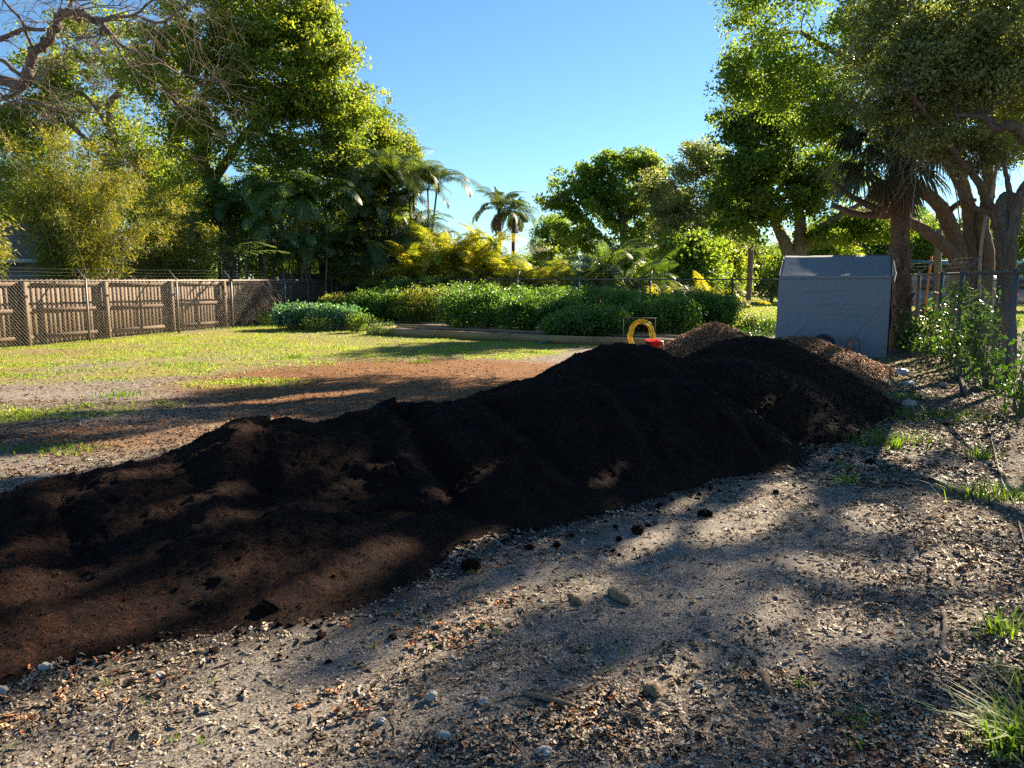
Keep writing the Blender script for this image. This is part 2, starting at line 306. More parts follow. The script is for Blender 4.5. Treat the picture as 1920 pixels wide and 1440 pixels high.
def tree(name, label, base, limbs, blobs, leaf, bk, n_clump, per, L, W, seed, cl=.35, group=None, cat="tree", shell=.4, twig=.35, up=.3, cone=0, droop=0, hang=0, sunny=0.0, loose=.0):
    """limbs: list of (points, r0, r1) thick polylines; blobs: (cx,cy,cz,rx,ry,rz,weight) the crown's masses"""
    rng = np.random.default_rng(seed); root = empty(name, base); tag(root, label, cat, group)
    wb = MB(); nodes_, nr = [], []
    for pts, r0, r1 in limbs:
        P = smoothp(pts, 7); P[1:-1] += rng.normal(size=(len(P) - 2, 3)) * min(r0, .15) * .06
        rr = np.linspace(r0, r1, len(P)) if len(P) > 1 else [r0]
        tube(wb, P, rr, 12 if r0 > .1 else 6, rough=.035 if r0 > .1 else 0); nodes_ += list(P); nr += list(rr)
    B = np.array(blobs, float); wts = B[:, 6] / B[:, 6].sum()
    which = rng.choice(len(B), n_clump, p=wts); u = unit(rng.normal(size=(n_clump, 3))); rad_ = rng.uniform(0, 1, n_clump) ** shell
    rad_ *= 1 + .38 * vn(u[:, 0] * 2.6 + which * 5.1 + u[:, 2] * 1.3, u[:, 1] * 2.6 + u[:, 2] * 2.1 + which, seed) + (rng.uniform(size=n_clump) < .1) * rng.uniform(.05, .45, n_clump)
    Cc = B[which, :3] + u * rad_[:, None] * B[which, 3:6]; Cc[:, 2] = np.maximum(Cc[:, 2], .25)
    # branches towards each mass, then towards each clump
    NP = np.array(nodes_); NR = np.array(nr)
    def link(target, thick):
        nonlocal NP, NR
        d = np.linalg.norm(NP - target, axis=1) * (1 + .35 * (NP[:, 2] > target[2] + .3)) ; i = int(np.argmin(d + .4 * (NR < thick)))
        if d[i] < .12: return
        n = 8 if d[i] > 1.2 else 5
        P = bend(NP[i], target, rng, n, .07, .04); r0 = min(NR[i] * .75, thick * (.35 + .3 * d[i]) + .004)
        rr = np.linspace(r0, max(r0 * .3, .005), n); tube(wb, P, rr, 6 if r0 > .04 else 4, cap=False)
        NP = np.vstack([NP, P[1:]]); NR = np.concatenate([NR, rr[1:]])
    for b in B[np.argsort([np.min(np.linalg.norm(NP - x[:3], axis=1)) for x in B])]: link(b[:3], .12)
    order = np.argsort(np.linalg.norm((Cc - B[which, :3]), axis=1))
    if twig:
        for i in order[:int(n_clump * twig)]: link(Cc[i], .03)
    wb.build("trunk", bk, root, smooth=True)
    # foliage
    sz = cl * rng.uniform(.6, 1.5, n_clump); tone = rng.uniform(0, 1, n_clump)
    k = rng.poisson(per * (sz / cl) ** 2); idx = np.repeat(np.arange(n_clump), k); n = len(idx)
    off = unit(rng.normal(size=(n, 3))) * (rng.uniform(0, 1, n) ** .45 * sz[idx])[:, None] * np.array([1.05, 1.05, .62]); off[:, 2] -= hang * np.hypot(off[:, 0], off[:, 1])
    LPs = Cc[idx] + off; tn = np.clip(tone[idx] * .75 + rng.uniform(-.15, .4, n), 0, 1)
    keep = np.ones(n, bool)
    if loose: keep &= (fbm(LPs[:, 0] * 1.1 + LPs[:, 2] * .9, LPs[:, 1] * 1.1 - LPs[:, 2] * 1.0, seed, 3) > -.35 + loose * .3) | (rng.uniform(size=n) < .12)
    if sunny: keep &= sunny * lit(LPs) < rng.uniform(.3, .75, size=n)
    lb = MB(); leaves(lb, LPs[keep], L, W, rng, up, tn[keep], droop=droop)
    lb.build("crown", leaf, root)
    return root
def blob(px, py, Y, rx, ry, rd, wt=1):
    p = at(px, py, Y); k = Y / FPX
    return (p[0], p[1], p[2], rx * k, rd, ry * k, wt)

# ------------------------------------------------------------------ palms
def frond_geo(mb, base, az, el, length, droop, nl, ll, lw, rng, twist=.0, vee=.5, rn=None, stem=None, r0=.015):
    n = 14; s = np.linspace(0, 1, n); ang = el - droop * s ** 1.3
    d = np.stack([np.cos(ang) * math.cos(az), np.cos(ang) * math.sin(az), np.sin(ang)], 1)
    P = base + np.vstack([[0, 0, 0], np.cumsum(d[:-1] * length / (n - 1), 0)])
    tube(stem if stem is not None else mb, P, np.linspace(r0, .003, n), 4, rnd=.6, cap=False)
    t = np.linspace(.16, .99, nl); t = np.repeat(t, 2); side = np.tile([1, -1], nl)
    Q = np.stack([np.interp(t, s, P[:, i]) for i in range(3)], 1); T = unit(np.stack([np.interp(t, s, d[:, i]) for i in range(3)], 1))
    Sx = np.array([-math.sin(az), math.cos(az), 0.]) ; U = unit(np.cross(T, Sx) * -1.0); U = np.where(U[:, 2:3] < 0, -U, U)
    roll = twist; Sd = Sx * math.cos(roll) + U * math.sin(roll)
    prof = np.sin(np.clip(t * 1.02, 0, 1) * math.pi * .86 + .35) ** .7 ; prof = np.nan_to_num(prof, nan=.15)
    l = ll * prof * rng.uniform(.85, 1.1, len(t)); D = unit(Sd * side[:, None] * 1.0 + T * (.45 + .6 * t[:, None]) + U * vee * (1 - .6 * t[:, None]) + rng.normal(size=(len(t), 3)) * .06)
    wv = unit(np.cross(D, U)) * lw * .5; down = np.array([0, 0, -1.])
    p1 = Q + D * l[:, None] * .5 + down * l[:, None] * .08; p2 = Q + D * l[:, None] * .92 + down * l[:, None] * .42
    V = np.stack([Q - wv * .5, Q + wv * .5, p1 + wv, p1 - wv, p2], 1).reshape(-1, 3); i = np.arange(len(t))[:, None] * 5
    mb.add(V, [i + [0, 1, 2, 3], i + [3, 2, 4]], rn if rn is not None else np.repeat(rng.uniform(0, 1) * .6 + rng.uniform(0, .4, len(t)), 5))
def palm_clump(name, label, base, stems, leaf, seed, flen=2.2, nf=(6, 9), ll=.5, lw=.035, group=None, bk=None, cat="palm", el=(.5, 1.4), droop=(1.2, 2.1), nl=34, trunk_r=.05, dead=0):
    """stems: list of (x,y,height,leanx,leany)"""
    rng = np.random.default_rng(seed); root = empty(name, base); tag(root, label, cat, group)
    tb, fb, db = MB(), MB(), MB()
    for (x, y, h, lx, ly) in stems:
        b = np.array([base[0] + x, base[1] + y, base[2] - .05]); t = b + np.array([lx, ly, h]); P = bend(b, t, rng, 9, .02)
        if h > .3: tube(tb, P, np.linspace(trunk_r * 1.15, trunk_r * .8, 9), 7, rnd=rng.uniform())
        k = int(rng.integers(*nf)); a0 = rng.uniform(0, 6.28)
        for j in range(k):
            e = rng.uniform(*el); frond_geo(fb, t + rng.normal(size=3) * .02, a0 + j * 2.4 + rng.normal() * .2, e, flen * rng.uniform(.7, 1.15), rng.uniform(*droop), nl, ll, lw, rng, twist=rng.normal() * .5, vee=rng.uniform(.1, .7))
        for j in range(dead):
            frond_geo(db, t - np.array([0, 0, .15]), rng.uniform(0, 6.28), rng.uniform(-1.3, -.7), flen * .6, .5, 14, ll * .8, lw, rng)
    if tb.n: tb.build("trunk", bk or M['bark_pale'], root, smooth=True)
    fb.build("crown", leaf, root)
    if db.n: db.build("dead_frond", M['dead_frond'], root)
    return root

# ------------------------------------------------------------------ ground
def pile_h(B, x, y, k=14):
    z = np.full(x.shape, -1.)
    for (a, b_, h, s, r) in B:
        d = np.hypot(x - a, y - b_); z = np.logaddexp(z * k, (h - s * (np.sqrt(d * d + r * r) - r)) * k) / k
    return z
P_MAIN = [(-4.46, 4.46, .43, .42, .39), (-2.68, 4.93, .38, .43, .4), (-1.88, 5.8, .58, .56, .39), (-.75, 6.59, .55, .39, .68), (.39, 7.21, .72, .7, .75), (1.32, 9.04, .9, .65, .53), (1.57, 7.68, .63, .72, .6), (-1.52, 4.49, .28, .39, .43), (-2.76, 3.51, .2, .32, .42)]
P_FAR = [(2.61, 9.19, .73, .64, .62), (3.31, 10.39, .88, .71, .73)]
def axis(lo, hi, a, b, st, gr=1.06):
    c = list(np.arange(a, b, st)); s = st; x = c[-1]
    while x < hi: s *= gr; x += s; c.append(x)
    s = st; x = a
    while x > lo: s *= gr; x -= s; c.insert(0, x)
    return np.array(c)
gx = axis(-500, 500, -4.5, 6.5, .04, 1.045); gy = axis(-60, 700, 1.6, 9.5, .04, 1.03)
GX, GY = np.meshgrid(gx, gy)
def micro(x, y): return ss(14, 7, np.hypot(x, y)) * (.008 * fbm(x * 9, y * 9, 21, 3) + .012 * vn(x * 2.6, y * 2.6, 23))
GZ = gh(GX, GY) + micro(GX, GY)
def ell(x, y, cx, cy, rx, ry, a=0.0, e0=1.25, e1=.7):
    dx, dy = x - cx, y - cy; c_, s_ = math.cos(a), math.sin(a); u = (dx * c_ + dy * s_) / rx; v = (-dx * s_ + dy * c_) / ry
    return ss(e0, e1, np.hypot(u, v))
def grass_d(x, y):
    """how much lawn grows here"""
    n = .22 * fbm(x * .5, y * .5, 31, 3)
    edge = 12.6 + .62 * (x + 6.5) + 1.6 * vn(x * .5, y * .3, 33)             # near edge of the yard lawn
    a = ss(-.6, 1.6, y - edge + 2 * n) * ss(3.5, 1.5, x + .15 * (y - 20)) * ss(30, 28, y)
    a *= .6 + 2.2 * n
    left = ell(x, y, -7.2, 9.0, 1.6, .9) * .4 + ell(x, y, -5.2, 9.6, 1.0, .6, .5) * .35 + ell(x, y, -4.5, 12.2, 1.2, .6) * .45
    right = ss(25.5, 27, y + .4 * x - 3) * (.75 + .6 * n) * ss(2, 6, x)
    path = ell(x, y, 7.0, 14.6, 1.6, 3.2) * .5 + ell(x, y, 4.9, 8.7, 1.1, .6) * .45
    return np.clip(a + left + right + path, 0, 1)
def orange_d(x, y):
    n = .35 * fbm(x * .8, y * .8, 41, 3)
    return np.clip(ell(x, y, -1.7, 12.6, 3.6, 3.4, .3) * (1.15 + n) + ell(x, y, -3.6, 8.3, 2.1, .9, .45) * (.55 + n) + ell(x, y, -9.7, 17.6, 1.7, 1.0, .9) * .6 + ell(x, y, -6, 7.3, 2.2, 1.2, .4) * (.3 + n) + ell(x, y, 1.4, 2.2, .7, .5) * (.6 + n) + ell(x, y, 5.0, 13, 2.4, 2.2) * .5, 0, 1)
def litter_d(x, y):
    n = fbm(x * 1.1, y * 1.1, 51, 3); e = 1.1 + .42 * y - 1.0 * ss(3.6, 2.0, y)
    return np.clip(ss(-.9, .9, x - e + .8 * n) + .5 * ss(.1, .6, n) * ss(7, 4, y) + .5 * ell(x, y, -5, 8.5, 5, 2.5), 0, 1)
BARE = []
for px, py, rx, ry, tu in ((1380, 1110, .8, .32, .5), (1330, 1180, .5, .2, .5), (560, 1230, .4, .3, .9), (480, 1370, .35, .2, .8), (860, 1330, .55, .13, .3), (1640, 1010, .3, .5, 0), (1680, 1190, .3, .14, 0), (720, 1130, .35, .12, .5), (1240, 1000, .7, .12, .4), (1560, 1230, .35, .13, .2), (1000, 1080, .4, .12, .4), (100, 740, 1.6, .35, 0)):
    z_ = -(py - 720) / FPX; t_ = CAM_H / (sp_ - z_ * cp); BARE.append(((px - 960) / FPX * t_, (cp + z_ * sp_) * t_, rx, ry, tu))
def bare_d(x, y):
    m = np.zeros(np.shape(x)); n = .35 * fbm(x * 2.1, y * 2.1, 141, 3)
    for (a, b_, rx, ry, tu) in BARE:
        dx, dy = x - a, y - b_; c_, s_ = math.cos(tu), math.sin(tu); m = np.maximum(m, 1.5 - np.hypot((dx * c_ + dy * s_) / rx, (-dx * s_ + dy * c_) / ry) + n)
    return np.clip(np.maximum(m * 1.5, ss(.12, .4, fbm(x * 1.3 + 3, y * 1.3, 143, 3)) * ss(9, 7, y)), 0, 1)
gm, t, b, N, L = nodes("yard_ground")
geo = N("ShaderNodeNewGeometry")
def noise(sc, det=6, ro=.6, src=None):
    n = N("ShaderNodeTexNoise"); n.inputs["Scale"].default_value = sc; n.inputs["Detail"].default_value = det; n.inputs["Roughness"].default_value = ro; L(geo.outputs["Position"], n.inputs[0]); return n
def mix(a, b_, fac, bt='MIX'):
    m = N("ShaderNodeMix", data_type='RGBA', blend_type=bt)
    for s, v in ((6, a), (7, b_)):
        if isinstance(v, tuple): m.inputs[s].default_value = (*v, 1)
        else: L(v, m.inputs[s])
    if isinstance(fac, float): m.inputs[0].default_value = fac
    else: L(fac, m.inputs[0])
    return m.outputs[2]
def att(k): return N("ShaderNodeAttribute", attribute_name=k).outputs["Fac"]
def mathn(op, a, b_):
    m = N("ShaderNodeMath", operation=op); m.use_clamp = True
    for i, v in enumerate((a, b_)):
        if isinstance(v, (int, float)): m.inputs[i].default_value = v
        else: L(v, m.inputs[i])
    return m.outputs[0]
n1, n2, n3 = noise(1.3), noise(14, 8, .7), noise(90, 6, .75)
r1 = ramp(N, [(.38, (.08, .071, .062)), (.52, (.195, .172, .148)), (.66, (.35, .31, .26))]); L(n2.outputs[0], r1.inputs[0])
r3 = ramp(N, [(.4, (.35, .33, .31)), (.5, (1, 1, 1)), (.6, (1.9, 1.8, 1.65))]); L(n3.outputs[0], r3.inputs[0])
base = mix(r1.outputs[0], r3.outputs[0], 1.0, 'MULTIPLY')
rl = ramp(N, [(.36, (.03, .023, .018)), (.5, (.11, .083, .06)), (.64, (.3, .24, .17))]); L(n3.outputs[0], rl.inputs[0])
c = mix(base, rl.outputs[0], mathn('MULTIPLY', att('litter'), .75))
ro = ramp(N, [(.38, (.05, .022, .01)), (.5, (.16, .07, .026)), (.62, (.38, .2, .085))]); L(n3.outputs[0], ro.inputs[0])
c = mix(c, ro.outputs[0], mathn('MULTIPLY', att('orange'), mathn('MULTIPLY', mathn('ADD', n2.outputs[0], .5), 1.0)))
rg = ramp(N, [(.33, (.08, .09, .018)), (.5, (.23, .21, .05)), (.68, (.42, .34, .14))]); L(n3.outputs[0], rg.inputs[0])
gfac = ramp(N, [(.38, (0, 0, 0)), (.62, (1, 1, 1))]); L(mathn('ADD', mathn('MULTIPLY', att('grass'), .55), mathn('MULTIPLY', n2.outputs[0], .55)), gfac.inputs[0])
c = mix(c, rg.outputs[0], gfac.outputs[0])
vo = N("ShaderNodeTexVoronoi"); vo.inputs["Scale"].default_value = 55; L(geo.outputs["Position"], vo.inputs[0])
rp = ramp(N, [(.1, (1, 1, 1)), (.22, (0, 0, 0))]); L(vo.outputs["Distance"], rp.inputs[0])
peb = mathn('MULTIPLY', rp.outputs[0], mathn('GREATER_THAN', n2.outputs[0], .52))
rb_ = ramp(N, [(.4, (.08, .073, .067)), (.5, (.2, .182, .162)), (.6, (.4, .365, .32))]); L(n3.outputs[0], rb_.inputs[0])
c = mix(c, rb_.outputs[0], mathn('MULTIPLY', att('bare'), .6))
c = mix(c, (.4, .36, .3), mathn('MULTIPLY', peb, .5))
c = mix(c, (.012, .009, .008), mathn('MULTIPLY', att('dust'), mathn('ADD', n3.outputs[0], .25)))
L(c, b.inputs["Base Color"]); b.inputs["Roughness"].default_value = .95; b.inputs["Specular IOR Level"].default_value = .15
bm = N("ShaderNodeBump"); bm.inputs["Strength"].default_value = .9; bm.inputs["Distance"].default_value = .03
hsum = mathn('ADD', mathn('MULTIPLY', n3.outputs[0], .6), mathn('MULTIPLY', n2.outputs[0], .4)); L(hsum, bm.inputs["Height"]); L(bm.outputs[0], b.inputs["Normal"])
ny, nx = GX.shape; ii = (np.arange(ny - 1)[:, None] * nx + np.arange(nx - 1)[None]).reshape(-1, 1)
mb = MB(); mb.add(np.stack([GX, GY, GZ], -1).reshape(-1, 3), ii + np.array([0, 1, nx + 1, nx]))
fx, fy = GX.ravel(), GY.ravel()
o = mb.build("ground", gm, smooth=True, attrs=dict(bare=bare_d(fx, fy), dust=ss(-.16, .0, np.maximum(pile_h(P_MAIN, fx, fy), pile_h(P_FAR, fx, fy)) + .05 * fbm(fx * 6, fy * 6, 44, 3)) * (fx > -5), grass=grass_d(fx, fy), orange=orange_d(fx, fy), litter=litter_d(fx, fy))); tag(o, kind="structure", label="sandy yard ground with patches of lawn, gravel and orange mulch dust")
def gz(x, y): x = np.asarray(x, float); y = np.asarray(y, float); return gh(x, y) + micro(x, y)

# ------------------------------------------------------------------ compost and mulch piles
P_BR1 = [(3.99, 15.1, .78, .72, .34)]
P_BR2 = [(5.21, 13.97, .6, .45, .36), (4.65, 11.97, .34, .37, .34)]
CREASES = [(-.95, 6.5, -.3, 5.0, .13, .10), (-.2, 6.8, .45, 5.6, .11, .06), (-1.9, 5.9, -1.5, 4.3, .14, .06), (-2.9, 5.0, -2.2, 3.6, .13, .05), (.9, 7.9, 1.25, 6.1, .12, .05), (1.9, 8.3, 2.3, 6.8, .1, .05), (-1.35, 6.6, -.9, 5.6, .1, .05)]
def make_pile(name, label, Bm, ext, st, mat, amp=1.0, crumbs=0, crumb_r=(.004, .02), clods=0, sub=("crumb", None), cat="pile", seed=0):
    x0, x1, y0, y1 = ext; X, Y = np.meshgrid(np.arange(x0, x1, st), np.arange(y0, y1, st)); h = pile_h(Bm, X, Y)
    edge = .10 * fbm(X * 2.2, Y * 2.2, 60 + seed, 4)
    body = ss(0.0, .25, h)
    n = amp * (.035 * fbm(X * 3.1, Y * 3.1, 61 + seed, 3) + .034 * fbm(X * 9, Y * 9, 62 + seed, 4) + .018 * fbm(X * 30, Y * 34, 63 + seed, 2)); 
    lump = amp * .03 * np.clip(fbm(X * 5, Y * 5, 70 + seed, 2) - .25, 0, 1)
    for (xa, ya, xb, yb, wd, dp) in CREASES:
        L2 = (xb - xa) ** 2 + (yb - ya) ** 2; wx, wy = X + .1 * fbm(X * 2, Y * 2, 95, 2), Y + .1 * fbm(X * 2 + 9, Y * 2, 96, 2); t_ = ((wx - xa) * (xb - xa) + (wy - ya) * (yb - ya)) / L2; d_ = np.hypot(wx - xa - np.clip(t_, 0, 1) * (xb - xa), wy - ya - np.clip(t_, 0, 1) * (yb - ya)); sg = ((wx - xa) * (yb - ya) - (wy - ya) * (xb - xa)) / math.sqrt(L2)
        h = h + body * dp * (-np.exp(-(d_ / wd) ** 2) + .8 * np.exp(-((d_ - 1.8 * wd) / wd) ** 2) * (sg > 0))
    z = h + edge * .35 + (n + lump) * (.35 + .65 * body); gzv = gz(X, Y)
    z = np.where(z > .0, z, np.maximum(z * .8, -.06)) + gzv * (z < .15)
    keep = (z > gzv - .03); ny, nx = X.shape; ii = (np.arange(ny - 1)[:, None] * nx + np.arange(nx - 1)[None]).reshape(-1, 1); q = ii + np.array([0, 1, nx + 1, nx])
    kf = keep.ravel()[q].any(1); q = q[kf]; used = np.unique(q); mp = np.zeros(X.size, np.int64); mp[used] = np.arange(len(used))
    V = np.stack([X, Y, z], -1).reshape(-1, 3)[used]; mb = MB(); mb.add(V, mp[q], np.clip(.5 + .5 * fbm(V[:, 0] * 3, V[:, 1] * 3, 5, 3), 0, 1))
    rng = np.random.default_rng(80 + seed)
    if crumbs:
        cand = V[(V[:, 2] > gz(V[:, 0], V[:, 1]) + .005)]; wgt = 1 / (np.hypot(cand[:, 0], cand[:, 1]) ** 1.3); wgt /= wgt.sum()
        c_ = cand[rng.choice(len(cand), crumbs, p=wgt)] + rng.normal(size=(crumbs, 3)) * .004
        dist = np.hypot(c_[:, 0], c_[:, 1]); rr = crumb_r[0] + (crumb_r[1] - crumb_r[0]) * rng.uniform(0, 1, crumbs) ** 5
        stones(mb, c_, rr * (.8 + dist * .07), rng, .9, .35); mb.M[-1][:] = 1
    cx, cy = (x0 + x1) / 2, (y0 + y1) / 2
    o = mb.build(name, [mat, M['crumb']] if crumbs else mat, smooth=False, origin=(cx, cy, 0)); tag(o, label, cat)
    return o, V
cm, t, b, N, L = nodes("black_compost"); geo = N("ShaderNodeNewGeometry"); n1 = noise(3, 5); n2 = noise(60, 8, .8); n3 = noise(240, 4, .8)
r = ramp(N, [(.4, (.003, .0022, .002)), (.5, (.012, .0063, .0044)), (.62, (.058, .024, .0135))]); L(n2.outputs[0], r.inputs[0])
r_ = ramp(N, [(.4, (.55, .55, .6)), (.65, (1.35, 1.15, 1.0))]); L(n1.outputs[0], r_.inputs[0]); L(mix(r.outputs[0], r_.outputs[0], 1.0, 'MULTIPLY'), b.inputs["Base Color"])
b.inputs["Roughness"].default_value = .95; b.inputs["Specular IOR Level"].default_value = .12
bm = N("ShaderNodeBump"); bm.inputs["Strength"].default_value = 1; bm.inputs["Distance"].default_value = .035; L(mathn('ADD', mathn('MULTIPLY', n3.outputs[0], .4), mathn('MULTIPLY', n2.outputs[0], .6)), bm.inputs["Height"]); L(bm.outputs[0], b.inputs["Normal"])
M['compost'] = cm
M['crumb'] = rndmat('compost_crumb', [(.005, .0035, .003), (.014, .0075, .005), (.03, .015, .0095), (.06, .03, .018)], rough=.95, spec=.1)
mm, t, b, N, L = nodes("brown_mulch"); geo = N("ShaderNodeNewGeometry"); n2 = noise(30, 8, .8)
r = ramp(N, [(.3, (.03, .016, .01)), (.55, (.1, .05, .028)), (.75, (.22, .12, .07))]); L(n2.outputs[0], r.inputs[0]); L(r.outputs[0], b.inputs["Base Color"]); b.inputs["Roughness"].default_value = .9
M['mulch'] = mm
M['chips'] = rndmat('wood_chips', [(.065, .026, .012), (.17, .07, .03), (.31, .145, .064), (.42, .25, .13)], rough=.75)
_, VM = make_pile("compost_pile", "long near windrow of black compost spilling across the foreground", P_MAIN, (-6.6, 3.9, 2.2, 10.9), .015, M['compost'], 1.0, 80000, (.0018, .006), seed=1)
_, VF = make_pile("compost_pile", "smooth black compost mound behind the long windrow, reaching the path", P_FAR, (.9, 5.6, 7.3, 12.2), .025, M['compost'], .28, 7000, (.005, .018), seed=2)
def chips(mb, P, L_, W_, rng):
    n = len(P); a = unit(rng.normal(size=(n, 3)) * np.array([1, 1, .45])); nr = unit(np.cross(a, rng.normal(size=(n, 3)))); b_ = np.cross(nr, a)
    l = L_ * rng.uniform(.3, 1.2, (n, 1)); w_ = W_ * rng.uniform(.4, 1.2, (n, 1)); t_ = w_ * .35
    c8 = [P + sx * a * l * .5 + sy * b_ * w_ * .5 + sz * nr * t_ for sx, sy, sz in ((-1, -1, -1), (1, -.6, -1), (1, .6, -1), (-1, 1, -1), (-1, -1, 1), (1, -.6, 1), (1, .6, 1), (-1, 1, 1))]
    v = np.stack(c8, 1).reshape(-1, 3); i = np.arange(n)[:, None, None] * 8
    mb.add(v, (BOXF[None] + i).reshape(-1, 4), np.repeat(rng.uniform(0, 1, n), 8))
for nm, lb_, Bm, ext, ct, sd_ in (("mulch_pile", "pointed heap of brown wood mulch beside the yellow hose", P_BR1, (2.6, 5.5, 13.6, 16.6), 10000, 3),
                                  ("mulch_pile", "low wide heap of brown wood mulch in front of the grey shelter", P_BR2, (3.2, 7.0, 10.9, 15.8), 19000, 4)):
    o, V = make_pile(nm, lb_, Bm, ext, .04, M['mulch'], .8, seed=sd_)
    rng = np.random.default_rng(sd_); V = V[V[:, 2] > .01]; c_ = V[rng.integers(0, len(V), ct)] + rng.normal(size=(ct, 3)) * np.array([.02, .02, .012]) + [0, 0, .012]
    k = MB(); chips(k, c_, .065, .014, rng); k.build("wood_chips", M['chips'], o)
k = MB(); rng = np.random.default_rng(90); q = np.stack([rng.uniform(-3.5, 5.5, 60000), rng.uniform(2.4, 10, 60000)], 1); hv = np.maximum(pile_h(P_MAIN, q[:, 0], q[:, 1]), pile_h(P_FAR, q[:, 0], q[:, 1])); pr = np.exp(-np.clip(-hv, 0, 9) / .045) * (hv < .03) * (.3 + .7 * (fbm(q[:, 0] * 4, q[:, 1] * 4, 92, 3) > -.05)); q = q[rng.uniform(size=len(q)) < pr]
stones(k, np.column_stack([q, gz(q[:, 0], q[:, 1]) + .003]), (.004 + .022 * rng.uniform(0, 1, len(q)) ** 4), rng, .8, .35); tag(k.build("compost_crumbs", M['compost']), "loose black compost crumbs spilled around the foot of the piles", "compost crumbs", kind="stuff")
# crumbs and clods fallen off the long pile
rng = np.random.default_rng(11)
def clod(px, py, r, label, grp="compost clods fallen beside the long pile"):
    p = g(px, py); r *= .8; v, f = bumpy(p + [0, 0, r * .45], r, rng, 3, .5, .75, 3.5); k = MB(); k.add(v, f); o = k.build("compost_clod", M['compost'], smooth=True, origin=p); tag(o, label, "clod", grp)
clod(503, 1160, .075, "round brown compost clod, largest at the near foot of the long pile")
clod(882, 1070, .065, "dark compost clod with a grass sprout in front of it")
clod(1195, 1005, .05, "flat broad black compost clod lying out on the grey gravel")
clod(1322, 968, .06, "ragged black compost clod next to the wheel rut right of the pile foot")
SM = "small black compost clod scattered on the gravel along the pile foot"
for px, py, r in ((992, 1035, .032), (1043, 1030, .03), (1072, 1012, .02), (1160, 1018, .025), (1215, 992, .025), (1292, 955, .02), (1455, 922, .03), (1512, 918, .02), (1560, 862, .035), (1608, 812, .05), (1598, 855, .03), (1632, 868, .05), (1590, 848, .025), (610, 1135, .025), (700, 1100, .02)):
    clod(px, py, r, SM)

# ------------------------------------------------------------------ loose stuff on the ground
rng = np.random.default_rng(12)
def scatter(n, x0, x1, y0, y1, dens, bias=1.0, bare=0.0):
    """points spread evenly over the picture rather than over the land, thinned by dens"""
    y = y0 * (y1 / y0) ** (rng.uniform(0, 1, n) ** bias); u = rng.uniform(x0, x1, n); x = u * y
    p = np.clip(dens(x, y), 0, 1) > rng.uniform(0, 1, n); x, y = x[p], y[p]
    on = (np.maximum(pile_h(P_MAIN, x, y), pile_h(P_FAR, x, y)) < .03) & (rng.uniform(0, 1, len(x)) > bare * bare_d(x, y))
    x, y = x[on], y[on]; return np.stack([x, y, gz(x, y)], 1)
def leaf8(mb, P, L_, W_, rng, lift=.008, tilt=.25):
    """fallen leaf: eight rim points and a midrib, curled"""
    n = len(P); nr = unit(np.stack([rng.normal(size=n) * tilt, rng.normal(size=n) * tilt, np.ones(n)], 1)); a = unit(np.cross(nr, rng.normal(size=(n, 3)))); b_ = np.cross(nr, a)
    l = L_ * rng.uniform(.55, 1.25, (n, 1)); w_ = W_ * rng.uniform(.7, 1.25, (n, 1)); cu = rng.uniform(-.1, .28, (n, 1)) * w_; cl_ = rng.uniform(-.15, .2, (n, 1)) * l
    P = P + np.array([0, 0, 1]) * (lift * rng.uniform(.2, 1.4, (n, 1)))
    pts = [(-.5, 0), (-.25, 1), (.1, 1), (.38, .6), (.5, 0), (.38, -.6), (.1, -1), (-.25, -1), (-.1, 0), (.22, 0)]
    v = np.stack([P + a * l * s + b_ * w_ * .5 * q + nr * (cu * abs(q) + cl_ * s * s) for s, q in pts], 1).reshape(-1, 3); i = np.arange(n)[:, None] * 10
    f4 = np.vstack([i + q for q in ([1, 8, 9, 2][::-1], [8, 7, 6, 9][::-1])]); f3 = np.vstack([i + q for q in ([0, 8, 1], [0, 7, 8], [9, 3, 2], [9, 4, 3], [9, 5, 4], [9, 6, 5])])
    mb.add(v, [f4, f3], np.repeat(np.where(rng.uniform(size=n) < .07, rng.uniform(.85, 1, n), rng.uniform(0, .78, n)), 10))
k = MB()
P = scatter(60000, -.75, .75, 2.3, 15, lambda x, y: .14 + .86 * litter_d(x, y) * (.35 + .9 * np.clip(fbm(x * 3, y * 3, 71, 3) + .4, 0, 1)), .8, .78); leaf8(k, P, .058, .022, rng)
P = scatter(16000, .2, .66, 6, 17, lambda x, y: ss(1.5, 2.6, x - .1 * y) * (.4 + .6 * (fbm(x * 2, y * 2, 78, 3) > -.1))); leaf8(k, P, .075, .032, rng)
P = scatter(5000, -.9, .4, 6, 22, lambda x, y: .5 + 0 * x); leaf8(k, P, .07, .03, rng)
P = scatter(150000, -.75, .72, 2.3, 14, lambda x, y: .35 + .65 * (fbm(x * 2.5, y * 2.5, 73, 3) > -.1), .85, .75); leaves(k, P + [0, 0, .004], .018, .007, rng, 2.5, rnd=rng.uniform(0, .8, len(P)))
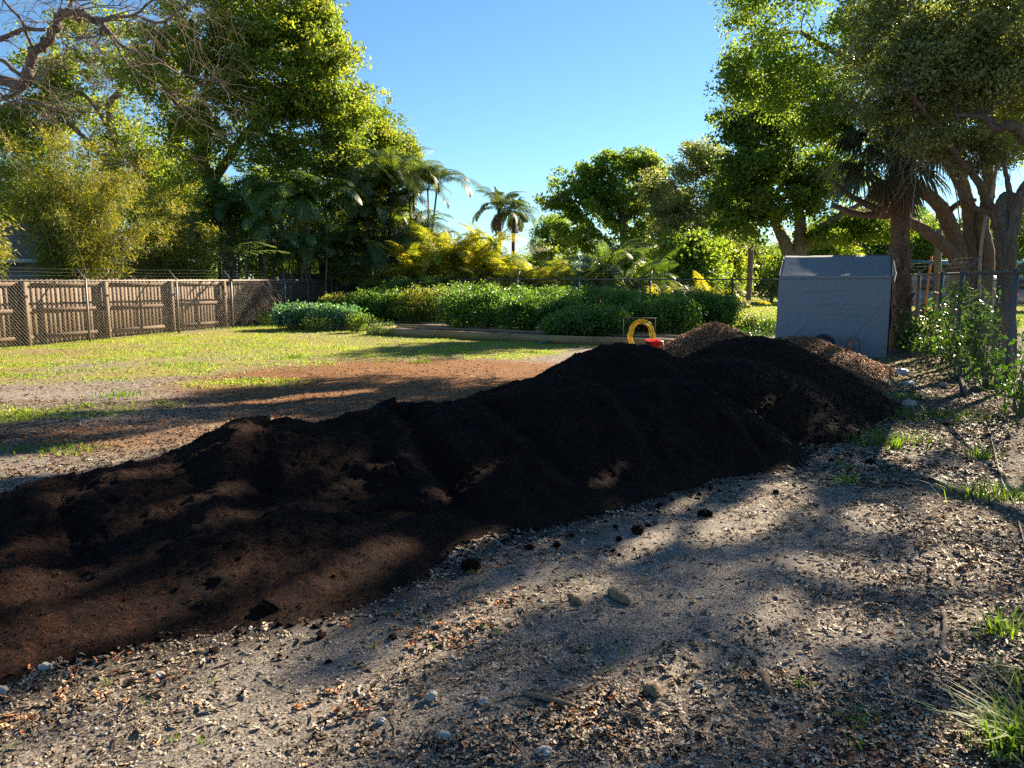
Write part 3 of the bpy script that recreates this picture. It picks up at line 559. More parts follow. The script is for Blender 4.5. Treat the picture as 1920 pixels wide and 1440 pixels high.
for px, py, rx, ry, n_, L0 in ((110, 1245, .3, .1, 90, .05), (190, 1290, .35, .1, 60, .05), (290, 1280, .06, .03, 8, .055), (40, 1360, .12, .06, 22, .06), (700, 1320, .16, .07, 45, .05), (760, 1400, .3, .08, 110, .045), (880, 1180, .18, .05, 30, .05), (1110, 1330, .2, .06, 70, .055), (1060, 1370, .3, .06, 120, .045), (1200, 1400, .3, .07, 120, .045), (1450, 1280, .25, .1, 150, .05), (1600, 1330, .4, .15, 200, .045), (1720, 1060, .5, .5, 500, .05), (1850, 1060, .4, .5, 500, .05), (1560, 1110, .3, .12, 130, .045), (1420, 1190, .2, .06, 50, .045), (1290, 1220, .15, .04, 30, .05), (1850, 1250, .35, .2, 260, .045), (920, 1130, .3, .06, 50, .045), (820, 1200, .2, .06, 50, .045)):
    c_ = g(px, py); q = rng.normal(size=(n_, 2)) * np.array([rx, ry * 1.5]) * .7; P = np.column_stack([c_[0] + q[:, 0], c_[1] + q[:, 1], gz(c_[0] + q[:, 0], c_[1] + q[:, 1])]); j = k.n; leaf8(k, P, L0, L0 * .4, rng, .014, .4)
    if px < 1150 and n_ < 100: k.A[-1] = np.repeat(np.where(rng.uniform(size=n_) < .45, rng.uniform(.88, 1, n_), rng.uniform(.1, .7, n_)), 10)
tag(k.build("leaf_litter", M['dryleaf']), "dry tan and grey leaves scattered over the ground", "leaf litter", kind="stuff")
M['gravel'] = rndmat('gravel_stone', [(.1, .085, .07), (.18, .155, .125), (.3, .265, .22), (.55, .5, .44)], grain=.35, gs=(120, 120, 120), rough=.9)
k = MB(); P = scatter(42000, -.75, .7, 2.3, 9, lambda x, y: .2 + .8 * (fbm(x * 1.6, y * 1.6, 72, 3) > .06), .9, .2); r_ = .0018 + .011 * rng.uniform(0, 1, len(P)) ** 6
stones(k, P + [0, 0, .002], r_ * (.7 + .1 * P[:, 1]), rng)
tag(k.build("gravel", M['gravel']), "pale limestone gravel strewn over the sandy foreground", "gravel", kind="stuff")
M['twig'] = rndmat('twig', [(.09, .065, .045), (.2, .15, .11), (.36, .29, .22)], rough=.85)
k = MB(); P = scatter(5200, -.8, .75, 2.3, 14, lambda x, y: .25 + .75 * litter_d(x, y), .8)
for p in P:
    a = rng.uniform(0, 6.28); l = rng.uniform(.02, .1) * (1 + (rng.uniform() < .06) * 2.5); d = np.array([math.cos(a), math.sin(a), rng.normal() * .08]) * l
    m_ = p + d * .5 + np.array([-d[1], d[0], 0]) * rng.normal() * .2; tube(k, [p + [0, 0, .004], m_ + [0, 0, .008], p + d + [0, 0, .005]], rng.uniform(.0008, .0028), 3, rnd=rng.uniform(), cap=False)
tag(k.build("twig_litter", M['twig']), "thin broken twigs and stalks lying among the leaves", "twig litter", kind="stuff")
k = MB(); P = scatter(7000, -.8, -.02, 6, 24, lambda x, y: .3 + .7 * orange_d(x, y)); chips(k, P + [0, 0, .006], .06, .012, rng)
tag(k.build("mulch_flakes", M['chips']), "brown wood flakes spread over the bare orange patch of the yard", "wood flakes", kind="stuff")
# lawn
k = MB()
P = scatter(330000, -.95, .35, 7.5, 30, lambda x, y: (grass_d(x, y) > .08) * grass_d(x, y) ** 1.0 * (.12 + .88 * (fbm(x * 1.6, y * 2.2, 75, 3) > -.02)), .75)
tt = np.clip(.28 + .3 * fbm(P[:, 0] * .8, P[:, 1] * .8, 76, 3) + rng.normal(size=len(P)) * .2, 0, 1)
hh_ = .035 + .03 * ss(22, 26, P[:, 1])
blades(k, P, hh_[:, None], .014, rng, .8, rnd=tt)
tag(k.build("lawn_grass", M['grass']), "short yellow-green lawn grass growing in front of the board fence", "grass", kind="stuff")
k = MB()
P = scatter(60000, .2, .95, 26, 75, lambda x, y: grass_d(x, y)); blades(k, P, .06, .045, rng, .8, rnd=np.clip(.35 + rng.normal(size=len(P)) * .25, 0, 1))
tag(k.build("neighbour_lawn_grass", M['grass']), "sunny lawn grass of the neighbouring plot beyond the wire fence", "grass", kind="stuff")

# ------------------------------------------------------------------ singled-out things on the ground
M['rock'] = plain('limestone', (.26, .24, .21), .9, col2=(.5, .47, .42), nscale=14, bump=.8, bscale=60)
rng = np.random.default_rng(14)
def rock(px, py, r, label, grp="white stones lying in the gravel"):
    p = g(px, py); v, f = bumpy(p + [0, 0, r * .35], r * .85, rng, 3, .45, .65, 2.4); k = MB(); k.add(v, f); tag(k.build("rock", M['rock'], smooth=True, origin=p), label, "stone", grp)
rock(833, 1388, .028, "smooth oval white stone near the bottom edge of the gravel")
rock(1020, 1418, .03, "large pale stone at the bottom edge, right of a curled leaf")
rock(715, 1355, .02, "pale grey stone beside a thin curved twig in the shaded gravel")
rock(808, 1310, .03, "pale stone by the shadow edge, among orange leaves left of centre")
rock(1310, 1290, .022, "white stone in the shaded strip left of the pale bare patch")
rock(1120, 1378, .018, "small grey stone among the tan leaves below the rotten stick")
rock(300, 1275, .022, "small white stone beside two orange leaves on the sunny gravel")
rock(85, 1265, .032, "chalky white stone beside dry leaves at the near pile foot")
rock(5, 1310, .03, "cream stone cut by the left edge of the sunny gravel")
rock(905, 1322, .025, "chunky pale stone standing near the end of the long shadow")
rock(1705, 762, .1, "flat grey rock lying in the grass by the end of the black mound", "rocks along the grassy path")
rock(1768, 725, .07, "weathered grey rock on the litter path before the shrubs", "rocks along the grassy path")
M['rotwood'] = bark('rotten_wood', (.14, .085, .045), (.4, .29, .18), scale=14, stretch=1)
def wood(px0, py0, px1, py1, r, label, name="wood_piece", cat="stick", fl=.5):
    a, b_ = g(px0, py0), g(px1, py1); P = np.linspace(a, b_, 7) + rng.normal(size=(7, 3)) * r * .12; P[:, 2] += r * .5
    k = MB(); T, N_, B_ = frames(P); th = np.linspace(0, 6.283, 9)[:-1]
    rr = r * np.array([.55, .9, 1, .95, 1, .85, .45]); tube(k, P, rr, 8, rough=.18); tag(k.build(name, M['rotwood'], smooth=False, origin=a), label, cat, "pieces of old wood on the ground")
wood(980, 1308, 1082, 1330, .013, "long splintered orange-brown stick lying in a patch of sun")
wood(1068, 1122, 1090, 1142, .02, "short brown bark piece at the sunny patch below the pile")
wood(1142, 1118, 1180, 1138, .03, "thick ribbed grey-brown bark chunk on the shaded gravel")
wood(1210, 1296, 1238, 1312, .026, "stubby brown wood knot beside tan leaves")
wood(1428, 1262, 1440, 1300, .02, "upright-pointing grey wood splinter among piled leaves")
# fallen branch on the right, in two joined limbs
k = MB(); a = [g(1765, 1148), g(1772, 1180), g(1768, 1215), g(1772, 1240)]; P = smoothp(a, 6); P[:, 2] += .02; P += rng.normal(size=P.shape) * .003; tube(k, P, np.linspace(.011, .018, len(P)), 8, rough=.12)
a = [g(1772, 1238), g(1748, 1242), g(1722, 1252)]; P = smoothp(a, 6); P[:, 2] += .015; tube(k, P, np.linspace(.016, .009, len(P)), 7, rough=.12)
tag(k.build("fallen_branch", M['bark_pale'], smooth=True), "forked grey dead branch lying on leaves near the right edge", "branch")
k = MB(); P = smoothp([g(1797, 708), g(1804, 722), g(1811, 745)], 6); P[:, 2] += .05; tube(k, P, .03, 8, rough=.05); tag(k.build("pale_stick", M['bark_pale'], smooth=True), "pale barkless pole lying on the path before the shrubs", "stick")
M['hose_black'] = plain('black_rubber', (.03, .032, .035), .75)
k = MB(); P = smoothp([g(1852, 805), g(1860, 830), g(1868, 862), g(1880, 905), g(1900, 942), g(1912, 985), g(1926, 1040), g(1960, 1110)], 8); P[:, 2] += .008; tube(k, P, .008, 8)
tag(k.build("drip_hose", M['hose_black'], smooth=True), "thin black irrigation hose snaking along the right fence", "hose")
M['plastic'] = plain('white_plastic', (.4, .4, .41), .4, bump=.4, bscale=12)
for px, py, s, lb_ in ((1690, 703, .13, "crumpled white plastic sheet at the foot of the brown mulch"), (1703, 722, .08, "small torn white plastic scrap on the leafy path by the mulch"), (1898, 745, .09, "crumpled pale rag at the foot of the near fence post")):
    p = g(px, py); v, f = bumpy(p + [0, 0, s * .3], s, rng, 3, .55, .5, 2.2); k = MB(); k.add(v, f); tag(k.build("plastic_sheet", M['plastic'], origin=p), lb_, "plastic")

# grass tufts and small weeds
def tuft(px, py, rx, n, H, W, lean, label, mat='weed', grp=None, ry=None, name="grass_tuft"):
    c_ = g(px, py); q = rng.normal(size=(n, 2)) * np.array([rx, ry or rx * .6]) * .5; P = np.stack([c_[0] + q[:, 0], c_[1] + q[:, 1], gz(c_[0] + q[:, 0], c_[1] + q[:, 1])], 1)
    d = np.stack([q[:, 0], q[:, 1], 0 * q[:, 0]], 1) / rx + rng.normal(size=(n, 3)) * .5; d[:, 2] = 0
    k = MB(); blades(k, P, H, W, rng, lean, dirs=d); return tag(k.build(name, M[mat], origin=c_), label, "grass tuft", grp or "grass tufts on the litter")
tuft(1668, 830, .45, 200, .13, .012, 1.2, "bright green sprawling grass tuft beside the end of the black compost")
tuft(1850, 930, .32, 170, .14, .009, 1.1, "wide dull green grass tuft near the drip hose")
tuft(1592, 905, .14, 60, .09, .007, .8, "small pale grass tuft just below the broad-leaved weed")
tuft(1845, 860, .16, 70, .13, .007, .7, "yellowish upright grass tuft left of the drip hose")
tuft(1878, 1195, .1, 60, .13, .009, 1.0, "sunlit grass clump at the right edge above the fallen branch")
tuft(1925, 1405, .15, 230, .15, .009, 1.3, "big long-bladed green grass clump in the bottom right corner")
tuft(1925, 1300, .08, 34, .14, .008, 1.5, "few long arching bright blades at the right edge")
tuft(1610, 1345, .1, 160, .02, .006, 1, "flat mossy green weed patch in brown leaves, lower right")
tuft(1500, 1280, .06, 70, .02, .006, 1, "tiny green weed patch beside piled leaves")
tuft(1615, 1400, .05, 60, .02, .006, 1, "tiny dark green sprig below the mossy weed patch")
tuft(1745, 782, .9, 420, .09, .012, 2.2, "flattened long dull grass lying across the path by the mound", ry=.35)
tuft(1700, 745, .5, 160, .07, .012, 1.5, "short grass growing at the far toe of the black mound", ry=.3)
for i, (px, py) in enumerate(((400, 1283), (200, 1290), (275, 1330), (660, 1080), (684, 1095), (745, 1150), (795, 1165), (882, 1078), (910, 1180), (935, 1190), (815, 1215), (700, 1215), (725, 1150), (1100, 1235), (1170, 1225), (1145, 1262), (1370, 1262), (665, 1180), (380, 1405), (330, 1395), (1095, 1095), (905, 1100), (25, 1420))):
    tuft(px, py, .018, 9, .035, .0035, .6, "tiny lone grass sprout in the gravel", grp="grass sprouts in the gravel", name="grass_sprout")
def broadleaf(px, py, n, s, label, mat='vine'):
    c_ = g(px, py); k = MB(); q = rng.normal(size=(n, 3)) * np.array([s, s * .6, s * .2]) + c_ + [0, 0, s * .6]
    L_ = s * .9; a = unit(rng.normal(size=(n, 3)) + [0, -.3, .9])
    leaf8(k, q, L_, L_ * .75, rng, .01, .8); tag(k.build("broadleaf_weed", M[mat], origin=c_), label, "weed")
broadleaf(1582, 880, 9, .07, "dark broad-leaved weed by the pile's right toe"); broadleaf(1678, 885, 4, .06, "two folded dark leaves of a weed on the litter")
broadleaf(1498, 916, 2, .04, "single bright green leaf lying at the pile foot")
tuft(235, 740, .5, 160, .07, .012, .9, "isolated green grass patch in the shaded bare yard"); tuft(480, 712, .5, 130, .06, .012, .9, "low weed patch at the lawn's near edge")
tuft(60, 845, .5, 200, .05, .012, .9, "dull green weed patch by the left edge of the yard"); tuft(140, 845, .35, 120, .05, .012, .9, "small weed patch right of the one at the left edge")
tuft(790, 680, .3, 90, .1, .012, .9, "leafy weed clump on the lawn edge below the bed timber"); tuft(545, 672, .5, 160, .09, .014, .9, "green grass clump in the tree shade on the lawn")

# ------------------------------------------------------------------ fences
def fence_line(a, b): a = np.array(a, float); b = np.array(b, float); d = b - a; l = np.linalg.norm(d); return a, d / l, l
rng = np.random.default_rng(20)
def board_fence(name, label, a, b, H, posts, rails, mat, side, post_r=.075, bw=.14, dog=True, wob=.01):
    A, d, l = fence_line(a, b); nrm = np.array([d[1], -d[0]]) * side; rz = math.atan2(d[1], d[0])   # nrm points to our side
    root = empty(name, (A[0], A[1], 0)); tag(root, label, "fence")
    k = MB(); s = 0
    while s < l:
        w_ = bw * rng.uniform(.94, 1.03); h = H + rng.normal() * wob; c_ = A + d * (s + w_ / 2) + nrm * rng.normal() * .004; t_ = rng.uniform()
        x2 = w_ / 2 * .985; e = .035 if dog else 0; z0 = .03 + abs(rng.normal()) * .02
        pr = [(-x2, z0), (x2, z0), (x2, h - e), (x2 - e, h), (-x2 + e, h), (-x2, h - e)]
        V = [[c_[0] + d[0] * u + nrm[0] * q, c_[1] + d[1] * u + nrm[1] * q, z] for q in (-.009, .009) for u, z in pr]
        f4 = [[i, (i + 1) % 6, (i + 1) % 6 + 6, i + 6] for i in range(6)]
        k.add(V, [np.array(f4)], t_); k.V[-1] = k.V[-1]; k.F.append(np.array([[5, 4, 3, 2, 1, 0], [6, 7, 8, 9, 10, 11]]) + k.n - 12); k.M.append(np.zeros(2, int)); s += w_ + .004
    k.build("board_panel", mat, root)
    for z in rails:
        k = MB(); s = 0
        while s < l - .1:
            e = min(s + 2.45, l); c_ = A + d * (s + e) / 2 + nrm * .032; box(k, (c_[0], c_[1], z + rng.normal() * .008), (e - s - .01, .038, .085), rz, rng.uniform()); s = e
        k.build("rail", mat, root)
    for s in posts:
        k = MB(); c_ = A + d * s + nrm * (.055 + post_r); h = H - rng.uniform(.02, .07); box(k, (c_[0], c_[1], h / 2 - .1), (post_r * 2, post_r * 2, h + .2), rz + rng.normal() * .05, rng.uniform(.4, 1)); k.build("post", mat, root)
    return root
board_fence("board_fence", "weathered brown board fence with dog-eared tops along the left side of the yard", (-14.4, 12.4), (-7.7, 32.8), 1.64, [2.2, 4.66, 7.12, 9.6, 12.1, 14.55, 17.1, 19.6], (1.5, .86, .2), M['board'], 1, post_r=.055)
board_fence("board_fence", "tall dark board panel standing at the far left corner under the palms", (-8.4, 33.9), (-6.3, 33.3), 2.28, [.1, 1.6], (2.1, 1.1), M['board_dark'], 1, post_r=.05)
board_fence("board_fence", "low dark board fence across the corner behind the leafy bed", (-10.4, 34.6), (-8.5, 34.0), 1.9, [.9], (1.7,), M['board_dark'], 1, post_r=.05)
def chain_fence(name, label, pts, H, posts, dia=.075, wr=.0022, rail_r=.021, post_r=.03, arms=None, arm_side=1, barbed=3, skirt=None, mat=None, arm_r=.016, arm_list=None):
    """pts: polyline; posts: distances along it"""
    pts = [np.array(p, float) for p in pts]; root = empty(name, (pts[0][0], pts[0][1], 0)); tag(root, label, "fence"); mat = mat or M['galv']
    seg = [np.linalg.norm(pts[i + 1] - pts[i]) for i in range(len(pts) - 1)]; cum = np.concatenate([[0], np.cumsum(seg)])
    def pos(s):
        i = int(np.clip(np.searchsorted(cum, s, 'right') - 1, 0, len(seg) - 1)); d = (pts[i + 1] - pts[i]) / seg[i]; return pts[i] + d * (s - cum[i]), d
    k = MB(); tube(k, [(*p, H) for p in pts], rail_r, 8); k.build("top_rail", mat, root, smooth=True)
    arm_s = arms if arms is not None else posts
    for s in posts:
        p, d = pos(s); k = MB(); tube(k, [(*p, -.1), (*p, H * .5), (*p, H + .03)], post_r, 8); tube(k, [(*p, H + .02), (*p, H + .05), (*p, H + .065)], [post_r * 1.25, post_r * 1.2, post_r * .3], 8); k.build("post", mat, root, smooth=True)
    for s in arm_s:
        p, d = pos(s); n_ = np.array([d[1], -d[0]]) * arm_side; k = MB(); e = p + n_ * .26; tube(k, [(*p, H + .03), (*((p + e) / 2), H + .17), (*e, H + .31)], arm_r, 6); k.build("barb_arm", M['galv_dull'], root)
    k = MB(); total = cum[-1]; h0 = .03
    for sgn in (1, -1):
        s = -H if sgn > 0 else 0.0
        for s0 in np.arange(-H, total + H, dia):
            # a wire climbing at 45 degrees (diamonds slightly taller than wide)
            ns = max(3, 3); ts = np.array([0, .5, 1.]); P = []
            s1 = s0 + sgn * (H - h0) * .88; lo, hi = min(s0, s1), max(s0, s1)
            if hi <= 0 or lo >= total: continue
            for t in np.linspace(0, 1, 4):
                q = s0 + (s1 - s0) * t
                P.append((q, h0 + (H - h0) * t))
            # clip to the fence
            P = [(q, z) for q, z in P]; q0, q1 = P[0][0], P[-1][0]
            ta, tb = 0., 1.
            if q1 != q0:
                t0_, t1_ = sorted(((0 - q0) / (q1 - q0), (total - q0) / (q1 - q0))); ta, tb = max(0, t0_), min(1, t1_)
            if tb - ta < .02: continue
            W_ = []
            for t in np.linspace(ta, tb, 4):
                q = q0 + (q1 - q0) * t; p, d = pos(q); n_ = np.array([d[1], -d[0]]); W_.append((p[0] + n_[0] * .004 * sgn, p[1] + n_[1] * .004 * sgn, h0 + (H - h0) * t))
            tube(k, W_, wr, 3, cap=False)
    k.build("wire_mesh", mat, root)
    for j in range(barbed):
        off = .26 * (j + 1) / 3; z = H + .03 + .28 * (j + 1) / 3; k = MB(); W_ = []
        for s in np.linspace(0, total, int(total / .8) + 2):
            p, d = pos(s); n_ = np.array([d[1], -d[0]]) * arm_side; W_.append((*(p + n_ * off), z + .012 * math.sin(s * 2.1 + j)))
        tube(k, W_, .0018, 3, cap=False)
        for s in np.arange(.1, total, .16):
            p, d = pos(s); n_ = np.array([d[1], -d[0]]) * arm_side; c_ = np.array([*(p + n_ * off), z]); v = rng.normal(size=3) * .014; tube(k, [c_ - v, c_, c_ + v], .002, 3, cap=False)
        k.build("barbed_wire", M['galv_dull'], root)
    return root
# left wire fence stands just in front of the boards
A_, d_, l_ = fence_line((-13.95, 12.9), (-7.2, 32.4))
chain_fence("wire_fence", "galvanised chain-link fence standing in front of the left board fence", [(-13.75, 13.0), (-7.35, 31.9)], 1.6, [2.0, 4.9, 7.83, 11.1, 13.6, 16.6, 19.8], dia=.09, wr=.0018, arm_side=-1, barbed=3, mat=M['galv_left'])
chain_fence("wire_fence", "chain-link fence with barbed wire along the back of the garden beds", [(-7.3, 32.0), (7.4, 26.0), (11.8, 24.5)], 1.63, [.05, 2.7, 5.4, 8.1, 10.5, 13.1, 15.87, 18.5], dia=.1, wr=.0034, arm_side=-1, mat=M['galv_dull'])
chain_fence("wire_fence", "tall chain-link fence with slanting barb arms along the right side", [(11.85, 24.4), (7.38, 11.35), (4.6, 3.2)], 1.75, [.0, 2.9, 5.6, 8.4, 10.3, 13.79, 17, 20], dia=.075, wr=.0019, post_r=.042, rail_r=.026, arm_side=-1, arm_r=.024, mat=M['galv_dull'])

# ------------------------------------------------------------------ raised beds and their plants
def bed(label, corners, h=.2):
    P = [np.array(p, float) for p in corners]; root = empty("raised_bed", (*P[0], 0)); tag(root, label, "garden bed", "timber-edged garden beds")
    for i in range(len(P)):
        a, b_ = P[i], P[(i + 1) % len(P)]; l = np.linalg.norm(b_ - a); d = (b_ - a) / l; n_ = max(1, round(l / 2.4)); k = MB()
        for j in range(n_):
            c_ = a + d * l * (j + .5) / n_; box(k, (c_[0], c_[1], h / 2 + rng.normal() * .006), (l / n_ - .012, .045, h), math.atan2(d[1], d[0]) + rng.normal() * .006, rng.uniform())
        k.build("timber_edge", M['timber'], root)
    k = MB(); nn = 14; Q = []
    u, v = np.meshgrid(np.linspace(.01, .99, nn * 3), np.linspace(.02, .98, nn))
    X = (P[0][None, None] * (1 - u[..., None]) + P[1] * u[..., None]) * (1 - v[..., None]) + (P[3] * (1 - u[..., None]) + P[2] * u[..., None]) * v[..., None]
    Z = h * .75 + .03 * fbm(X[..., 0] * 3, X[..., 1] * 3, 9, 3); ny, nx = Z.shape; ii = (np.arange(ny - 1)[:, None] * nx + np.arange(nx - 1)[None]).reshape(-1, 1)
    k.add(np.concatenate([X, Z[..., None]], -1).reshape(-1, 3), ii + np.array([0, 1, nx + 1, nx])); k.build("soil", M['soil'], root, smooth=True)
    return root
bed("long low timber garden bed nearest the lawn, in front of the tomato rows", [(-4.3, 22.8), (4.2, 18.3), (4.9, 19.4), (-3.6, 23.9)])
bed("timber garden bed behind the first one, under the tall tomato hedge", [(-5.2, 25.6), (3.8, 21.2), (4.6, 22.6), (-4.4, 27.1)])
bed("short timber bed with the blue-green leafy crop at the left", [(-7.6, 26.0), (-4.6, 24.4), (-4.0, 25.5), (-7.0, 27.1)], .22)
def bush(name, label, cx, cy, rx, ry, z0, z1, n, L_, W_, leaf, seed, group, cat="bush", stems=14, per=26, up=.4, droop=.15):
    rng = np.random.default_rng(seed); root = empty(name, (cx, cy, 0)); tag(root, label, cat, group); sb = MB(); rot = 0
    m_ = n // per; u = unit(rng.normal(size=(m_, 3))); rr = rng.uniform(0, 1, m_) ** .35; zc, rz_ = (z0 + z1) / 2, (z1 - z0) / 2
    sq = np.sign(u) * np.abs(u) ** .75; Cc = np.stack([cx + sq[:, 0] * rr * rx, cy + sq[:, 1] * rr * ry, zc + sq[:, 2] * rr * rz_], 1)
    Cc[:, 2] += .12 * rz_ * fbm(Cc[:, 0] * 1.7, Cc[:, 1] * 1.7, seed, 2) * (Cc[:, 2] > zc)
    for i in range(stems):
        q = Cc[rng.integers(m_)]; b0 = np.array([cx + (q[0] - cx) * .6, cy + (q[1] - cy) * .6, .0]); P = bend(b0, q, rng, 6, .06); tube(sb, P, np.linspace(.012, .004, 6), 5, cap=False)
    for i in range(0, m_, 3):
        q = Cc[i]; tip = q + rng.normal(size=3) * .12 + [0, 0, .1]; tube(sb, [q - [0, 0, .15], q, tip], [.005, .004, .002], 3, cap=False)
    sb.build("stem", M['stem'], root)
    idx = np.repeat(np.arange(m_), per); off = rng.normal(size=(len(idx), 3)) * np.array([.1, .1, .08]); k = MB()
    leaves(k, Cc[idx] + off, L_, W_, rng, up, np.clip(np.repeat(rng.uniform(0, .6, m_), per) + rng.uniform(-.1, .4, len(idx)), 0, 1), droop=droop)
    k.build("foliage", leaf, root); return root
TG = "tomato bushes growing in the raised beds"
def tb(px, Y, wpx, y_top, label, leaf='tomato', seed=0, dep=.65, n=8000, z0=.15):
    c_ = at(px, 560, Y); z1 = at(px, y_top, Y)[2]; bush("tomato_bush", label, c_[0], Y, wpx / 2 / FPX * Y * 1.18, dep * 1.15, z0, z1, n, .1, .05, M[leaf], 100 + seed, TG, per=24)
tb(650, 28.6, 80, 553, "yellowing tomato bush at the far left end of the hedge", 'tomato_dry', 1)
tb(715, 27.4, 95, 543, "dense green tomato bush beside the yellowing one at the left", 'tomato', 2)
tb(800, 26.8, 110, 540, "tomato bush with dry yellow patches, third from the left end", 'tomato_dry', 3)
tb(775, 29.2, 120, 521, "tall lime-topped tomato bush rising behind the left bushes", 'tomato', 4, n=9000)
tb(880, 28.2, 130, 531, "broad sunlit tomato bush in the back row below the wire fence", 'tomato', 5, n=9000)
tb(895, 23.8, 130, 543, "dark rounded tomato bush at the left of the front row", 'tomato', 6, n=10000)
tb(1005, 23.0, 130, 556, "dark tomato bush second in the front row", 'tomato', 7, n=10000)
tb(1000, 26.0, 150, 538, "tomato bush in the middle row behind the second front bush", 'tomato', 8, n=9000)
tb(1120, 20.9, 110, 576, "low tomato bush in front, just left of the yellow hose", 'tomato', 9, n=8000)
tb(1130, 24.0, 170, 540, "wide leafy tomato bush above the low front one", 'tomato', 10, n=10000)
tb(1240, 21.6, 120, 558, "dark tomato bush directly behind the yellow hose", 'tomato', 11, n=9000)
tb(1290, 24.2, 160, 548, "shaded tomato bush right of the hose, towards the fence post", 'tomato', 12, n=9000)
tb(1062, 20.6, 70, 590, "small tomato bush spilling over the bed timber", 'tomato', 13, n=5000)
tb(1345, 24.6, 60, 560, "narrow tomato bush climbing the far fence post", 'tomato', 14, n=4500)
KG = "blue-green leafy plants in the short bed"
for i, (px, Y, wp, yt, lb_) in enumerate(((545, 25.4, 60, 574, "leafy green plant at the left end of the short bed"), (600, 25.2, 75, 573, "silvery blue-green leafy plant in the middle of the short bed"), (645, 25.0, 70, 578, "blue-green leafy plant at the right end of the short bed"))):
    c_ = at(px, 600, Y); bush("leafy_crop", lb_, c_[0], Y, wp / 2 / FPX * Y, .5, .18, at(px, yt, Y)[2] , 2200, .13, .075, M['kale'], 130 + i, KG, per=14, up=.3, stems=8)
bush("pepper_plant", "small bright green plant at the corner of the front bed", *at(677, 610, 23.6)[:2], .28, .22, .12, .55, 500, .09, .05, M['fresh'], 140, None, cat="plant", per=16)
for i, (px, Y, lb_) in enumerate(((715, 22.4, "tall feathery weed against the bed timber corner"), (508, 27.0, "weedy bush at the left end of the short bed"), (600, 24.1, "weeds in front of the short bed timber"))):
    c_ = at(px, 620, Y); bush("bed_weed", lb_, c_[0], Y, .45, .25, .02, .38, 1500, .05, .012, M['weed'], 150 + i, "weeds along the beds", cat="weed", per=20, up=.1, droop=-.6)

# ------------------------------------------------------------------ hose on its rail, red barrow
M['yellow'] = plain('yellow_hose', (.72, .5, .02), .45); M['red'] = plain('red_plastic', (.62, .02, .015), .35); M['tyre'] = plain('rubber_tyre', (.02, .02, .022), .7, bump=.2)
hy = 17.6; hc = at(1203, 626, hy)
rk = empty("hose_rack", (hc[0], hy + .08, 0)); tag(rk, "thin metal rail on two legs carrying the yellow hose", "rack")
zr = at(1203, 597, hy)[2]; xl, xr = at(1160, 597, hy)[0], at(1232, 597, hy)[0]
k = MB(); tube(k, [(xl, hy + .08, zr), ((xl + xr) / 2, hy + .08, zr + .005), (xr, hy + .08, zr)], .008, 8); k.build("cross_bar", M['hose_black'], rk, smooth=True)
for x in (xl + .12, xr - .03):
    k = MB(); tube(k, [(x, hy + .08, 0), (x, hy + .08, zr * .5), (x, hy + .08, zr)], .008, 8); k.build("leg", M['hose_black'], rk, smooth=True)
hs = empty("garden_hose", (hc[0], hy, 0)); tag(hs, "coiled yellow hose hanging on the thin rail above the black pile", "hose")
k = MB(); P = []; n_t = 9
for i in range(n_t * 40):
    a = i / 40 * 2 * math.pi; j = i / 40; r_ = .18 + .0135 * j + .012 * math.sin(a * 2 + j * 2.4); zz = math.cos(a) * (.25 + .0115 * j); zz = zz * 1.2 if zz < 0 else zz
    P.append((hc[0] + math.sin(a) * (r_ + (.035 if zz < 0 else 0)), hy + .03 * math.sin(j * 3.1), hc[2] - .07 + zz))
dz = zr - .02 - max(p[2] for p in P); P = [(x, y, z + dz) for x, y, z in P]; tube(k, P, .0075, 6, cap=False); k.build("coil", M['yellow'], hs, smooth=True)
k = MB(); tube(k, smoothp([(hc[0] + .25, hy, hc[2] - .05), (hc[0] + .36, hy - .1, hc[2] - .3), (hc[0] + .45, hy - .3, hc[2] - .55), (hc[0] + .5, hy - .5, .03)], 6), .0105, 6); k.build("loose_end", M['yellow'], hs, smooth=True)
for a in (-.6, -.25, .1, .45):
    k = MB(); th = np.linspace(0, 6.283, 10); top = np.array([hc[0] + math.sin(a) * .24, hy, zr - .33 + .26 * math.cos(a)]); P_ = [top + np.array([math.sin(a) * .07 * math.cos(t), .06 * math.sin(t), .07 * math.cos(a) * math.cos(t)]) for t in th]; tube(k, P_, .004, 4, cap=False); k.build("tie", M['tyre'], hs)
bc = at(1224, 645, 16.6); bz = bc[2]
br = empty("garden_cart", (bc[0], 16.6, 0)); tag(br, "red plastic garden cart just showing over the black pile crest", "cart")
k = MB(); th_ = [(-.19, .0, .1), (.17, .0, .1)]
def tub(k, c_, w0, w1, d0, d1, z0, z1):
    V = []
    for (w_, d, z) in ((w0, d0, z0), (w1, d1, z1), (w1 + .02, d1 + .02, z1), (w1 + .02, d1 + .02, z1 + .025), (w1 - .01, d1 - .01, z1 + .025), (w0 - .02, d0 - .02, z0 + .02)):
        for sx, sy in ((-1, -1), (1, -1), (1, 1), (-1, 1)): V.append((c_[0] + sx * w_, c_[1] + sy * d, z))
    V = np.array(V); f = [[4 * i + j, 4 * i + (j + 1) % 4, 4 * i + 4 + (j + 1) % 4, 4 * i + 4 + j] for i in range(5) for j in range(4)] + [[3, 2, 1, 0], [20, 21, 22, 23]]
    k.add(V, np.array(f))
tub(k, (bc[0] + .02, 16.6), .1, .14, .2, .26, bz - .16, bz + .055); k.build("tub", M['red'], br)
for sx in (-.14, .18):
    k = MB(); P_ = [np.array([bc[0] + sx, 16.55 + .14 * math.cos(t), .15 + .14 * math.sin(t)]) for t in np.linspace(0, 6.283, 20)]; tube(k, P_, .03, 8, cap=False); k.build("wheel", M['tyre'], br, smooth=True)
k = MB(); tube(k, [(bc[0] - .17, 16.55, .15), (bc[0], 16.55, .15), (bc[0] + .2, 16.55, .15)], .015, 6)
